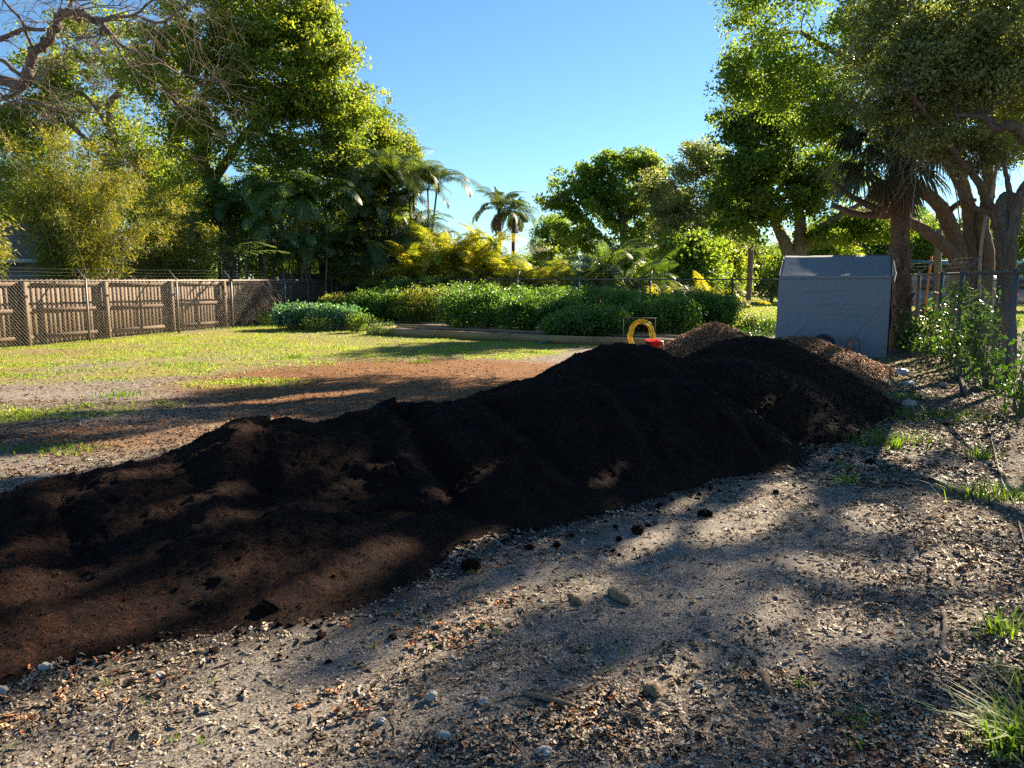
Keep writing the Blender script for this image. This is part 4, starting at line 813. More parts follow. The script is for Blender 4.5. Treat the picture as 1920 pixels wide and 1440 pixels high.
for sx, sy in ((-.12, -.1), (.14, -.1), (-.12, .1), (.14, .1)): tube(k, [(bc[0] + sx * .6, 16.55 + sy, .15), (bc[0] + sx, 16.6 + sy, bz - .12)], .012, 6)
k.build("axle_frame", M['tyre'], br)
k = MB(); P_ = smoothp([g(985, 634) + [0, 0, .06], g(1000, 639) + [0, 0, .1], g(1015, 636) + [0, 0, .05], g(1028, 643) + [0, 0, .05], g(1010, 645) + [0, 0, .03], g(1032, 640) + [0, 0, .04]], 6); tube(k, P_, .022, 6)
M['teal'] = plain('teal_hose', (.02, .16, .2), .4); tag(k.build("teal_hose", M['teal'], smooth=True), "short teal hose heaped on the lawn by the bed timber", "hose")

# ------------------------------------------------------------------ grey fabric shelter
M['fabric'] = plain('grey_fabric', (.185, .21, .245), .75, spec=.3, bump=.1, bscale=9)
FL, FR = np.array([5.84, 16.95]), np.array([7.86, 16.05]); fd = (FR - FL) / np.linalg.norm(FR - FL); fn = np.array([fd[1], -fd[0]]); fw = np.linalg.norm(FR - FL)   # fn faces the camera
sh = empty("storage_shelter", (FL[0], FL[1], 0)); tag(sh, "grey-blue fabric storage shelter with a pitched roof beside the palm trunk", "shelter")
rngs = np.random.default_rng(33)
def W3(u, v, z): return np.array([FL[0] + fd[0] * u - fn[0] * v, FL[1] + fd[1] * u - fn[1] * v, z])    # v = depth behind the front
def cloth(fun, nu, nv, name, amp=0.0):
    u, v = np.meshgrid(np.linspace(0, 1, nu), np.linspace(0, 1, nv)); P_ = np.array([[fun(a, b_) for a, b_ in zip(r1_, r2_)] for r1_, r2_ in zip(u, v)]); ii = (np.arange(nv - 1)[:, None] * nu + np.arange(nu - 1)[None]).reshape(-1, 1)
    k = MB(); k.add(P_.reshape(-1, 3), ii + np.array([0, 1, nu + 1, nu])); o = k.build(name, M['fabric'], sh, smooth=True)
    so_ = o.modifiers.new("thickness", 'SOLIDIFY'); so_.thickness = .003; return o
ZE, ZR, DR = 1.71, 2.17, .95
def fold(u, z):
    d = .035 * float(fbm(u * 5 + .3, z * .9, 91, 3)) * (1.1 - z / ZE * .6)
    for (u0, z0, s_, a_, w_) in ((.45, 1.42, .06, .03, .035), (.5, 1.13, .03, .022, .03), (.5, .92, .0, .012, .03), (.55, 1.52, -.04, .015, .03), (.45, .6, .02, .008, .03)):
        d += a_ * math.exp(-((z - z0 - s_ * (u - u0) * 2 + .12 * (u - u0) ** 2 * 2) / w_) ** 2) * math.exp(-((u - u0) / .26) ** 2)
    for (ua, za, ub, zb, a_) in ((.03, .15, .3, .75, .022), (.08, .1, .35, .55, .02), (.93, 1.2, .66, .35, .022), (.9, .9, .72, .15, .015), (.15, .6, .22, 1.2, .012), (.8, 1.5, .55, 1.0, .012)):
        t_ = np.clip(((u - ua) * (ub - ua) + (z - za) / 2 * (zb - za) / 2) / ((ub - ua) ** 2 + ((zb - za) / 2) ** 2), 0, 1); dd = math.hypot(u - ua - t_ * (ub - ua), (z - za) / 2 - t_ * (zb - za) / 2); d += a_ * math.exp(-(dd / .022) ** 2) * math.sin(math.pi * (.15 + .7 * t_))
    return d
cloth(lambda u, v: W3(-.03 * (1 - v) ** 1.2 + u * (fw + .03 * (1 - v)), -fold(u, v * ZE) - .06 * (1 - v), .0 + v * (ZE + .01)), 90, 80, "front_panel")
cloth(lambda u, v: W3(-.0 + .02 * v + u * (fw + .01 - .04 * v), -.035 + v * (DR + .03) , ZE - .05 + (ZR - ZE + .05) * min(1, v * 1.0) + .008 * float(fbm(u * 6, v * 2, 95, 2)) - .03 * math.sin(u * math.pi) * math.sin(v * math.pi)), 50, 14, "roof")
cloth(lambda u, v: W3(.02 + u * (fw - .03), DR + v * (DR + .03), ZR + (ZE - .05 - ZR) * v), 10, 6, "roof")
cloth(lambda u, v: W3(-.025 * (1 - v) + .0, u * 2 * DR, v * (ZE + (ZR - ZE) * (1 - abs(u * 2 - 1)))), 24, 14, "side_panel")
cloth(lambda u, v: W3(fw + .012 + .035 * math.exp(-(u / .08) ** 2) * math.sin(min(1, v * 1.05) * math.pi) * (1 + .5 * math.sin(v * 17)), -.02 + u * (2 * DR + .02), v * (ZE + (ZR - ZE) * (1 - abs(u * 2 - 1)))), 40, 30, "side_panel")
cloth(lambda u, v: W3(fw + .0 + .1 * u * (1 - .3 * v), .06 + .3 * u, ZE + .36 - .28 * u - .22 * v + .03 * math.sin(u * 6)), 8, 8, "loose_flap")
cloth(lambda u, v: W3(u * fw, 2 * DR, v * (ZE - .04)), 8, 6, "back_panel")
for u_, v_ in ((.04, .05), (fw - .04, .05), (.04, 2 * DR - .06), (fw - .04, 2 * DR - .06)):
    k = MB(); tube(k, [W3(u_, v_, 0), W3(u_, v_, .9), W3(u_, v_, ZE - .06)], .019, 8); k.build("pole", M['galv'], sh, smooth=True)
k = MB(); tube(k, [W3(.04, DR, ZR - .03), W3(fw / 2, DR, ZR - .03), W3(fw - .04, DR, ZR - .03)], .019, 8); k.build("ridge_pole", M['galv'], sh, smooth=True)
# wheel leaning on the shelter
wc = at(1543, 648, 16.15); wh = empty("spare_wheel", (wc[0], 16.15, 0)); tag(wh, "black tyred wheel leaning on the shelter front, half hidden by mulch", "wheel")
R0 = .25; e1 = np.array([*fd, 0]); nn_ = np.array([*fn, 0]); cw = np.array([wc[0], 16.15, R0])
k = MB(); tube(k, [cw + e1 * (R0 - .05) * math.cos(t) + np.array([0, 0, 1]) * (R0 - .05) * math.sin(t) for t in np.linspace(0, 6.283, 40)], .052, 12, cap=False); k.build("tyre", M['tyre'], wh, smooth=True)
M['rim'] = plain('rim_metal', (.2, .19, .18), .45, .7)
k = MB(); tube(k, [cw + e1 * .185 * math.cos(t) + np.array([0, 0, 1]) * .185 * math.sin(t) for t in np.linspace(0, 6.283, 32)], .018, 8, cap=False)
for i in range(18):
    a = i / 18 * 6.283; tube(k, [cw + nn_ * .03 * (-1) ** i, cw + e1 * .18 * math.cos(a) + np.array([0, 0, 1]) * .18 * math.sin(a)], .003, 4)
tube(k, [cw - nn_ * .05, cw, cw + nn_ * .05], .03, 10); k.build("rim", M['rim'], wh, smooth=True)
# upended hand truck
M['rust'] = plain('rusty_metal', (.3, .1, .05), .7, .2, col2=(.45, .2, .12))
tc_ = at(1594, 640, 15.95); ht = empty("hand_truck", (tc_[0], 15.95, 0)); tag(ht, "small tubular metal hand truck standing before the shelter by the mulch", "hand truck")
def Q3(u, v, z): return np.array([tc_[0] + fd[0] * u - fn[0] * v, 15.95 + fd[1] * u - fn[1] * v, z])
for off, mt_ in ((0, 'galv_left'), (.12, 'galv_dull')):
    k = MB(); tube(k, smoothp([Q3(-.2 + off, off, 0), Q3(-.18 + off, off, .3), Q3(-.09 + off, off, .44), Q3(.05 + off * .3, off, .44), Q3(.14 + off * .3, off, .34), Q3(.15 + off * .3, off, 0)], 6), .013, 8); k.build("tube_frame", M[mt_], ht, smooth=True)
k = MB(); box(k, Q3(.0, .0, .26), (.1, .02, .22), math.atan2(fd[1], fd[0])); box(k, Q3(.0, -.09, .03), (.3, .2, .015), math.atan2(fd[1], fd[0])); k.build("plate", M['rust'], ht)

# ------------------------------------------------------------------ trees on the left
def LP(pts): return [at(px, py, Y) for px, py, Y in pts]
tree("oak_tree", "tall lime-green oak with a broad sunlit crown rising above the dark palms on the left", (at(430, 560, 34)[0], 34, 0),
     [([(at(430, 560, 34)[0], 34, -.2)] + LP([(425, 420, 34), (380, 300, 33.6), (372, 215, 33.5), (390, 165, 33)]), .34, .13), (LP([(400, 340, 33.8), (470, 240, 33.5), (560, 180, 33), (610, 120, 33)]), .2, .06),
      (LP([(376, 240, 33.5), (330, 190, 33), (300, 120, 32.5), (310, 40, 32)]), .18, .07), (LP([(470, 240, 33.5), (530, 260, 33), (600, 270, 32.5)]), .12, .05)],
     [blob(560, 70, 33, 75, 85, 1.8, 1.2), blob(600, 40, 34, 40, 50, 1.0, .3), blob(470, 150, 32.5, 110, 85, 2.2, 1.6), blob(600, 180, 33, 80, 75, 2, 1.4), blob(640, 235, 33.5, 45, 55, 1.4, .7), blob(420, 50, 33, 110, 90, 2.2, 1.3), blob(300, 130, 33.5, 90, 90, 2, .9),
      blob(520, 290, 32.5, 100, 55, 1.8, 1.1), blob(390, 260, 33, 90, 60, 1.8, .8), blob(480, -60, 33, 180, 80, 3, 1.2), blob(640, 310, 33, 45, 45, 1.2, .5), blob(160, 60, 35, 70, 60, 2, .35), blob(590, 10, 33, 25, 40, .8, .12), blob(350, 130, 31.8, 80, 100, 1.2, .7)],
     M['oak_lime'], M['bark_oak'], 2300, 46, .17, .095, 201, cl=.4, loose=.6, twig=.5)
tree("oak_tree", "darker green oak standing behind the lime one at the far left, half hidden by bamboo", (at(180, 560, 37)[0], 37, 0),
     [([(at(180, 560, 37)[0], 37, -.2)] + LP([(185, 420, 37), (215, 320, 37), (205, 200, 36.5), (228, 175, 36)]), .28, .1), (LP([(215, 320, 37), (150, 250, 36.5), (90, 200, 36)]), .16, .06), (LP([(205, 240, 36.7), (170, 190, 36), (140, 170, 36)]), .12, .05)],
     [blob(130, 180, 37, 80, 60, 2, 1), blob(60, 240, 37, 70, 50, 2, .7), blob(240, 270, 37, 80, 60, 2, 1), blob(110, 120, 36, 90, 50, 1.5, .6), blob(20, 250, 35, 50, 50, 1.5, .8), blob(320, 330, 37, 90, 60, 2, 1), blob(190, 350, 38, 160, 60, 2, 1.3), blob(40, 350, 38, 100, 70, 2, 1), blob(240, 130, 37, 60, 40, 1.5, .4)],
     M['oak_lime'], M['bark_oak'], 1000, 44, .17, .095, 202, cl=.45, loose=.3)
tree("oak_tree", "feathery oak right of the lime oak, sloping down towards the open sky", (at(690, 560, 39)[0], 39, 0),
     [([(at(690, 560, 39)[0], 39, -.2)] + LP([(690, 430, 39), (680, 340, 39), (690, 280, 39)]), .26, .09), (LP([(682, 360, 39), (730, 310, 38.6), (765, 280, 38)]), .13, .05)],
     [blob(690, 235, 39, 50, 45, 1.8, 1), blob(740, 275, 38.5, 50, 45, 1.5, 1), blob(765, 310, 38.5, 30, 40, 1.2, .5), blob(680, 330, 38.5, 60, 60, 1.8, 1), blob(655, 200, 38, 30, 40, 1.2, .5), blob(700, 410, 39.5, 90, 60, 2, 1)],
     M['oak_lime'], M['bark_oak'], 760, 44, .16, .085, 203, cl=.38, loose=.6, twig=.5)
for i, (px, Y, w_, yt, lb_, lf) in enumerate(((90, 44, 260, 330, "dark dense tree mass low behind the house roof", 'oak_mid'), (330, 43, 230, 310, "dark dense tree behind the bamboo's right side", 'oak_mid'), (520, 42, 210, 310, "dark dense tree directly behind the left palms", 'oak_mid'), (690, 43, 190, 350, "dark dense tree behind the drooping palms in the corner", 'oak_mid'),
    (860, 48, 170, 470, "low green tree behind the yellow palms", 'oak_lime'), (1010, 62, 170, 478, "small distant tree to the right of the two tall palms", 'oak_mid'))):
    x, _, z = at(px, yt, Y); r_ = w_ / 2 * Y / FPX
    tree("background_tree", lb_, (x, Y, 0), [([(x, Y, -.2), (x + .1, Y, z * .4), (x, Y, z * .75)], .2, .07)], [(x - r_ * .4, Y, z * .62, r_ * .6, 1.6, z * .33, 1), (x + r_ * .4, Y + .3, z * .55, r_ * .6, 1.6, z * .36, 1), (x, Y - .3, z * .3, r_ * .95, 1.6, z * .3, 1.3), (x, Y, z * .82, r_ * .5, 1.3, z * .18, .6)],
         M[lf], M['bark_oak'], 600, 52, .18, .1, 210 + i, cl=.6, group="dense trees closing off the yard", twig=.15)

# bare tree whose limbs reach in at the top left
rb = np.random.default_rng(230); bt = empty("bare_tree", (-10.9, 12.6, 0)); tag(bt, "leafless grey tree whose crooked limbs reach in from the top left", "tree")
k = MB(); limbs = [([(-240, 640, 12.6), (-235, 400, 12.5), (-190, 250, 12.4), (-120, 175, 12.3), (-40, 150, 12.2), (0, 152, 12.1), (45, 157, 12), (54, 130, 12), (60, 95, 12), (92, 74, 12), (107, 42, 12), (125, 24, 12), (160, 31, 11.9), (188, 44, 11.8), (205, 62, 11.7)], .19, .075),
    ([(-190, 250, 12.4), (-100, 110, 12.2), (-40, 72, 12), (0, 71, 11.9), (45, 55, 11.8), (85, 55, 11.7)], .09, .045), ([(-120, 175, 12.3), (-60, 100, 12), (0, 112, 12), (30, 135, 12), (50, 150, 12)], .07, .05),
    ([(125, 24, 12), (135, 0, 12), (150, -40, 12), (140, -90, 12)], .05, .02), ([(190, 45, 11.8), (200, 35, 11.7), (250, 28, 11.5), (282, 3, 11.3), (300, -30, 11.2)], .045, .02), ([(250, 28, 11.5), (300, 42, 11.3), (340, 15, 11.2), (370, -12, 11)], .035, .012),
    ([(60, 90, 12), (42, 40, 11.9), (10, 5, 11.8), (-10, -40, 11.8)], .045, .02), ([(-30, 170, 12.1), (20, 190, 12), (80, 197, 11.8), (130, 215, 11.6), (175, 262, 11.4)], .05, .012), ([(205, 62, 11.7), (235, 90, 11.5), (285, 105, 11.3), (330, 135, 11.1), (390, 150, 11), (480, 165, 10.9)], .05, .008),
    ([(205, 62, 11.7), (215, 80, 11.5), (240, 120, 11.4), (300, 165, 11.2), (325, 205, 11), (345, 210, 11)], .035, .007), ([(125, 55, 12), (135, 70, 11.9), (180, 68, 11.7), (190, 50, 11.7)], .02, .02), ([(0, 175, 12.1), (40, 205, 12), (110, 215, 11.9), (125, 240, 11.8)], .035, .012),
    ([(190, 58, 11.7), (186, 74, 11.6), (178, 82, 11.6)], .03, .012), ([(115, 80, 12), (130, 90, 11.8), (160, 150, 11.6), (185, 155, 11.5)], .016, .007), ([(-40, 150, 12.2), (-20, 185, 12.1), (15, 182, 12), (45, 165, 12)], .06, .05),
    ([(0, 200, 12), (50, 185, 11.9), (110, 205, 11.8), (190, 213, 11.6), (215, 220, 11.5)], .025, .008)]
bn = []
for pts, r0, r1 in limbs:
    P = smoothp(LP(pts), 6); P[1:-1] += rb.normal(size=(len(P) - 2, 3)) * r0 * .12; rr = np.linspace(r0, r1, len(P)) * .56 * (1 + .08 * rb.normal(size=len(P))); tube(k, P, rr, 9 if r0 > .04 else 6, rough=.06); bn += [(P[i], rr[i]) for i in range(len(P) // 3, len(P))]
def twiggy(k, p, d, l, r, depth):
    n = 7; P = [p]; d = d / np.linalg.norm(d)
    for i in range(n): d = unit(d + rb.normal(size=3) * .2 + np.array([.02, 0, -.035])); P.append(P[-1] + d * l / n)
    P = np.array(P); tube(k, P, np.linspace(r, max(r * .35, .0022), n + 1), 4 if r > .006 else 3, cap=False)
    if depth > 0:
        for j in range(int(rb.integers(2, 5))):
            i = int(rb.integers(1, n)); twiggy(k, P[i], unit(d * .8 + rb.normal(size=3) * .6), l * rb.uniform(.45, .8), r * .55, depth - 1)
for i in range(90):
    p, r = bn[int(rb.integers(len(bn)))]; twiggy(k, p, np.array([.55, -.1, -.02]) + rb.normal(size=3) * .65, rb.uniform(.5, 1.3), min(.012, r * .45), 2)
for i in range(22):
    p, r = bn[int(rb.integers(len(bn)))]; 
    if p[0] < -9: twiggy(k, p, np.array([0, 0, .9]) + rb.normal(size=3) * .5, rb.uniform(.6, 1.4), .01, 2)
k.build("branches", M['bark_pale'], bt, smooth=True)

# palms under the left oaks
AG = "arching palms behind the left corner"
DB = M['palm_dark']
for i, (px, Y, ht_, sp, ns, nf_, fl, lb_, lf) in enumerate((
    (330, 32, 3.6, 1.2, 5, (6, 9), 2.4, "dark arching palm clump behind the bamboo's right edge", 'palm_dark'),
    (440, 31, 5.0, 1.4, 9, (7, 9), 2.6, "dark palm clump with bare thin stems left of the mimosa sprays", 'palm_dark'),
    (560, 31, 5.0, 1.4, 10, (8, 10), 2.6, "palm clump whose long fronds catch the sun, left of the corner", 'palm_dark'),
    (640, 33.5, 3.6, 1.2, 5, (7, 9), 2.4, "shadowy palm clump over the dark corner panel", 'palm_dark'),
    (700, 33.6, 6.2, 1.4, 14, (8, 11), 2.4, "tall drooping palm clump right of the corner panel", 'palm_grey'),
    (772, 34.2, 6.0, .9, 11, (8, 10), 2.2, "tall palm clump whose arching fronds stand out against the sky", 'palm_grey'),
    (700, 33.4, 2.6, 1.4, 5, (6, 8), 2.2, "low palm clump with curling fronds behind the tomato bushes", 'palm_grey'))):
    x = at(px, 560, Y)[0]; r0 = np.random.default_rng(240 + i); st = [(r0.normal() * sp * .35, r0.normal() * .3, ht_ * r0.uniform(.4, 1.0), r0.normal() * sp * .35, r0.normal() * .3) for _ in range(ns)]
    palm_clump("areca_palm", lb_, (x, Y, 0), st, M[lf], 240 + i, flen=fl, nf=nf_, ll=.6, lw=.045, group=AG, el=(.35, 1.35), droop=(1.5, 2.5), nl=32, trunk_r=.05)
YG = "yellow-green palms along the back fence"
for i, (px, Y, ht_, ns, fl, lb_) in enumerate(((775, 32.2, 1.9, 9, 2.2, "golden palm clump at the left end, right of the dark palms"), (850, 32.0, 2.6, 11, 2.3, "golden palm clump with a red spray, second from the left"), (925, 31.5, 2.3, 10, 2.3, "golden palm clump below the two tall palms"), (1000, 31.0, 1.4, 8, 2.1, "golden palm clump right of the two tall palms"), (1062, 30.5, 1.0, 7, 2.0, "low golden palm clump next to the dark oak"),
    (870, 34, 2.3, 7, 2.1, "taller silvery palm clump behind the golden ones"), (1330, 31.5, .5, 4, 1.7, "golden low palm right of the dark palm"), (1250, 30.5, .4, 3, 1.6, "small golden palm seen just over the tomato hedge"))):
    x = at(px, 560, Y)[0]; r0 = np.random.default_rng(260 + i); st = [(r0.normal() * .55, r0.normal() * .3, ht_ * r0.uniform(.2, 1.0), r0.normal() * .3, r0.normal() * .2) for _ in range(ns)]
    palm_clump("golden_palm", lb_, (x, Y, 0), st, M['palm_grey'] if i == 5 else M['areca'], 260 + i, flen=fl, nf=(7, 10), ll=.5, lw=.05, group=YG, el=(.5, 1.45), droop=(.9, 2.0), nl=28, trunk_r=.035)
for i, (px, Y, ht_, lb_) in enumerate(((1150, 30.5, 2.2, "dark shaded palm clump in front of the middle oak"), (1205, 31.5, 1.7, "dark shaded palm clump right of the first, over the tomato hedge"), (1110, 33, 1.6, "dark low palm clump behind the golden ones"))):
    x = at(px, 560, Y)[0]; r0 = np.random.default_rng(280 + i); st = [(r0.normal() * .5, r0.normal() * .3, ht_ * r0.uniform(.3, 1), r0.normal() * .3, r0.normal() * .2) for _ in range(6)]
    palm_clump("areca_palm", lb_, (x, Y, 0), st, M['palm_dark'], 280 + i, flen=2.1, nf=(7, 10), ll=.5, lw=.05, group="dark palms before the middle oak", el=(.2, 1.4), droop=(.9, 2.0), nl=28)
for px, Y, cy_, lx, lb_, sd_, fl, dd in ((940, 62, 392, -.2, "taller of the two far palms against the sky, standing on the left", 291, 2.9, 3), (963, 64, 397, .1, "slimmer right-hand palm of the two standing against the sky", 292, 2.5, 2)):
    x, _, z = at(px, cy_, Y); palm_clump("royal_palm", lb_, (x, Y, 0), [(0, 0, z, lx, 0)], M['palm_grey'], sd_, flen=fl, nf=(17, 18), ll=.8, lw=.09, el=(-.2, 1.4), droop=(1.3, 2.1), nl=26, trunk_r=.16, dead=dd, group="pair of tall palms", bk=M['bark_palm'])

# bamboo
def bamboo(name, label, cx, cy, n, h, spread, seed, xdir=0.0, per=15):
    r0 = np.random.default_rng(seed); root = empty(name, (cx, cy, 0)); tag(root, label, "bamboo"); cb, lb_ = MB(), MB(); tips = []
    for i in range(n):
        b0 = np.array([cx + r0.normal() * .45, cy + r0.normal() * .3, -.05]); a = r0.uniform(0, 6.28); s_ = spread * r0.uniform(.15, 1); hh2 = h * r0.uniform(.55, 1.05)
        d = np.array([math.cos(a) * s_ + xdir * s_, math.sin(a) * s_ * .7, 0]); t = np.linspace(0, 1, 12)[:, None]
        P = b0 + d * t ** 1.8 + np.array([0, 0, 1]) * hh2 * (t - .22 * (s_ / spread) * t ** 3); tube(cb, P, np.linspace(.02, .004, 12), 5, rnd=r0.uniform(), cap=False)
        for j in range(3, 12):
            for q in range(3):
                p = P[j] + (P[min(j + 1, 11)] - P[j]) * r0.uniform(); az = r0.uniform(0, 6.28); l = r0.uniform(.25, .75) * (1.1 - .04 * j); e = p + np.array([math.cos(az) * l, math.sin(az) * l, r0.uniform(-.35, .25) * l]); m_ = (p + e) / 2 + [0, 0, .12 * l]
                tube(cb, [p, m_, e], [.004, .003, .0015], 3, rnd=r0.uniform(), cap=False); tips += [(m_, e - p), (e, e - p)]
    T = np.array([x[0] for x in tips]); D = unit(np.array([x[1] for x in tips])); ix = np.repeat(np.arange(len(T)), per); off = r0.normal(size=(len(ix), 3)) * .1
    tone = np.clip(.25 + .35 * (T[:, 2] / h) + r0.normal(size=len(T)) * .22, 0, 1)
    leaves(lb_, T[ix] + off, .15, .024, r0, .2, np.clip(tone[ix] + r0.normal(size=len(ix)) * .12, 0, 1), dirs=unit(D[ix] * .8 + r0.normal(size=(len(ix), 3)) * .5 - [0, 0, .55]), fold=.1)
    cb.build("cane", M['cane'], root); lb_.build("foliage", M['bamboo'], root)
bamboo("bamboo_clump", "large golden bamboo clump leaning over the left board fence", -13.6, 24.3, 60, 6.3, 2.9, 301)
bamboo("bamboo_clump", "lower bamboo clump at the far left edge, its sprays hanging over the fence", -14.9, 20.2, 26, 3.6, 1.9, 302, xdir=.3)
bamboo("bamboo_clump", "darker bamboo clump right of the large golden one", -12.2, 27.6, 34, 5.0, 2.0, 303)
# feathery sapling
r0 = np.random.default_rng(305); x0 = at(375, 520, 28)[0]; ms = empty("mimosa_sapling", (x0, 28, 0)); tag(ms, "slender sapling with flat feathery light-green sprays over the board fence", "sapling")
sb, lb2 = MB(), MB(); tube(sb, [(x0, 28, 0), *LP([(358, 520, 28), (357, 470, 28), (360, 420, 28), (352, 380, 28)])], np.linspace(.05, .012, 5), 6)
for pts in (LP([(358, 470, 28), (385, 455, 28), (420, 463, 27.8), (450, 470, 27.6)]), LP([(375, 520, 28), (395, 505, 27.8), (440, 478, 27.6), (490, 470, 27.4), (530, 472, 27.2)]), LP([(370, 515, 28), (345, 505, 27.8), (328, 490, 27.6)]), LP([(440, 478, 27.6), (470, 455, 27.3), (505, 462, 27)]), LP([(395, 505, 27.8), (420, 492, 27.5), (400, 485, 27.5)])):
    P = smoothp(pts, 8); tube(sb, P, np.linspace(.014, .004, len(P)), 4, cap=False)
    for p in P[5::2]:
        for q in range(3):
            a = r0.uniform(-.6, .6) + (3.14 if r0.uniform() < .3 else 0); l = r0.uniform(.25, .5); d = np.array([math.cos(a), math.sin(a), 0]); s_ = np.linspace(0, 1, 26)[:, None]
            R_ = p + d * l * s_ + np.array([0, 0, 1]) * (.12 * s_ - .32 * s_ ** 2) * l; pr = np.array([-d[1], d[0], 0])
            for sg in (1, -1): leaves(lb2, R_ + pr * sg * .035 * (1 - .5 * s_), .085, .02, r0, 3, dirs=np.tile(pr * sg, (26, 1)), fold=.05)
sb.build("trunk", M['bark_pale'], ms, smooth=True); lb2.build("foliage", M['mimosa'], ms)
# dry vine on the board fence
r0 = np.random.default_rng(306); k = MB()
for i in range(150):
    p = at(r0.normal(485, 13), r0.uniform(520, 545), 27.3 + r0.uniform(0, .5)); P = [p]
    for j in range(6): P.append(P[-1] + np.array([r0.normal() * .13, r0.normal() * .03, -.26 * r0.uniform(.2, 1.1)]))
    P = np.array(P); P[:, 2] = np.maximum(P[:, 2], .02); tube(k, P, .004, 3, rnd=r0.uniform(), cap=False)
tag(k.build("dry_vine", M['twig']), "tangle of dry leafless vines hanging on the board fence", "vine")

# ------------------------------------------------------------------ trees in the middle and on the right
tree("oak_tree", "dark rugged oak in the middle distance behind the garden, right of the two tall palms", (at(1175, 560, 46)[0], 46, 0),
     [([(at(1175, 560, 46)[0], 46, -.2)] + LP([(1172, 470, 46), (1165, 400, 46), (1150, 350, 46)]), .35, .14), (LP([(1168, 420, 46), (1200, 360, 46), (1205, 310, 46)]), .16, .05), (LP([(1170, 450, 46), (1230, 400, 46), (1265, 350, 46)]), .16, .05), (LP([(1165, 420, 46), (1110, 390, 46), (1060, 370, 45.5)]), .16, .06)],
     [blob(1085, 355, 46, 45, 32, 1.6, .9), blob(1105, 325, 46, 30, 22, 1.3, .5), blob(1045, 375, 45.5, 28, 16, 1.2, .35), blob(1150, 315, 46.5, 42, 28, 1.5, .8), blob(1195, 300, 46.5, 32, 18, 1.3, .45), blob(1225, 320, 46.5, 22, 16, 1.2, .3), blob(1180, 365, 46, 62, 40, 2, 1.3), blob(1110, 400, 46, 65, 40, 2, 1.2), blob(1220, 415, 46.5, 60, 60, 2, 1.2), blob(1140, 450, 45.5, 90, 40, 2, 1.2), blob(1240, 470, 46, 60, 40, 2, .7), blob(1070, 440, 46, 50, 40, 1.5, .6)],
     M['oak_mid'], M['bark_oak'], 950, 44, .2, .12, 311, cl=.42, loose=.8)
tree("oak_tree", "small rounded dark oak at the left foot of the middle oak", (at(1035, 560, 52)[0], 52, 0), [([(at(1035, 560, 52)[0], 52, -.2)] + LP([(1035, 480, 52), (1035, 440, 52)]), .2, .07)],
     [blob(1035, 430, 52, 28, 24, 1.4, 1), blob(1055, 460, 52, 40, 28, 1.5, 1), blob(1015, 470, 52, 20, 24, 1.2, .5)], M['oak_mid'], M['bark_oak'], 200, 52, .16, .09, 312, cl=.45)
tree("oak_tree", "grey-green drooping oak between the middle oak and the bright tree", (at(1330, 560, 41)[0], 41, 0),
     [([(at(1330, 560, 41)[0], 41, -.2)] + LP([(1330, 480, 41), (1322, 430, 41), (1340, 370, 41)]), .3, .1), (LP([(1322, 430, 41), (1280, 380, 41), (1260, 340, 41)]), .15, .05), (LP([(1225, 425, 41), (1262, 390, 41), (1300, 360, 41)]), .06, .05)],
     [blob(1300, 310, 41, 42, 30, 1.5, .9), blob(1345, 320, 41, 40, 45, 1.5, .9), blob(1275, 370, 41, 52, 48, 1.6, 1.3), blob(1250, 400, 42, 40, 50, 1.5, .9), blob(1385, 350, 41, 40, 60, 1.5, 1), blob(1310, 295, 41, 40, 28, 1.3, .6), blob(1225, 350, 43, 35, 35, 1.3, .6), blob(1330, 390, 41, 55, 50, 1.8, 1.2), blob(1265, 430, 41, 45, 35, 1.5, .8), blob(1380, 420, 41, 50, 50, 1.5, .8)], M['oak_olive'], M['bark_oak'], 900, 50, .16, .08, 313, cl=.42, loose=.6)
fb_ = at(1488, 580, 29.5)
tree("maple_tree", "bright fresh-green tree with a forked grey trunk behind the shelter", (fb_[0], 29.5, 0),
     [([(fb_[0], 29.5, -.2)] + LP([(1488, 510, 29.5), (1480, 480, 29.5), (1465, 440, 29.5), (1452, 415, 29.5), (1440, 360, 29)]), .34, .12), (LP([(1492, 500, 29.5), (1500, 455, 29.5), (1500, 415, 29.5), (1490, 350, 29.3), (1480, 260, 29)]), .3, .12), (LP([(1495, 480, 29.5), (1520, 450, 29.4), (1545, 425, 29.2), (1580, 400, 29), (1620, 380, 28.6)]), .2, .07), (LP([(1452, 415, 29.4), (1410, 380, 29), (1375, 360, 28.6)]), .1, .04)],
     [blob(1400, 320, 29, 60, 45, 1.6, 1.2), blob(1465, 290, 29, 70, 60, 1.8, 1.3), blob(1385, 240, 29, 45, 45, 1.4, .8), blob(1450, 200, 29.5, 70, 60, 1.8, 1.2), blob(1420, 385, 28.6, 75, 35, 1.6, 1.1), blob(1500, 370, 28.4, 60, 40, 1.5, .8), blob(1560, 330, 29.5, 60, 60, 1.5, .9), blob(1390, 420, 28.8, 50, 32, 1.4, .7), blob(1590, 420, 30, 60, 30, 1.5, .7), blob(1660, 420, 30, 70, 40, 1.5, .7), blob(1365, 355, 28.6, 28, 30, 1, .35), blob(1540, 440, 29, 40, 20, 1, .3)],
     M['fresh'], M['bark_oak'], 1150, 38, .15, .11, 314, cl=.4, sunny=.4, loose=.5)
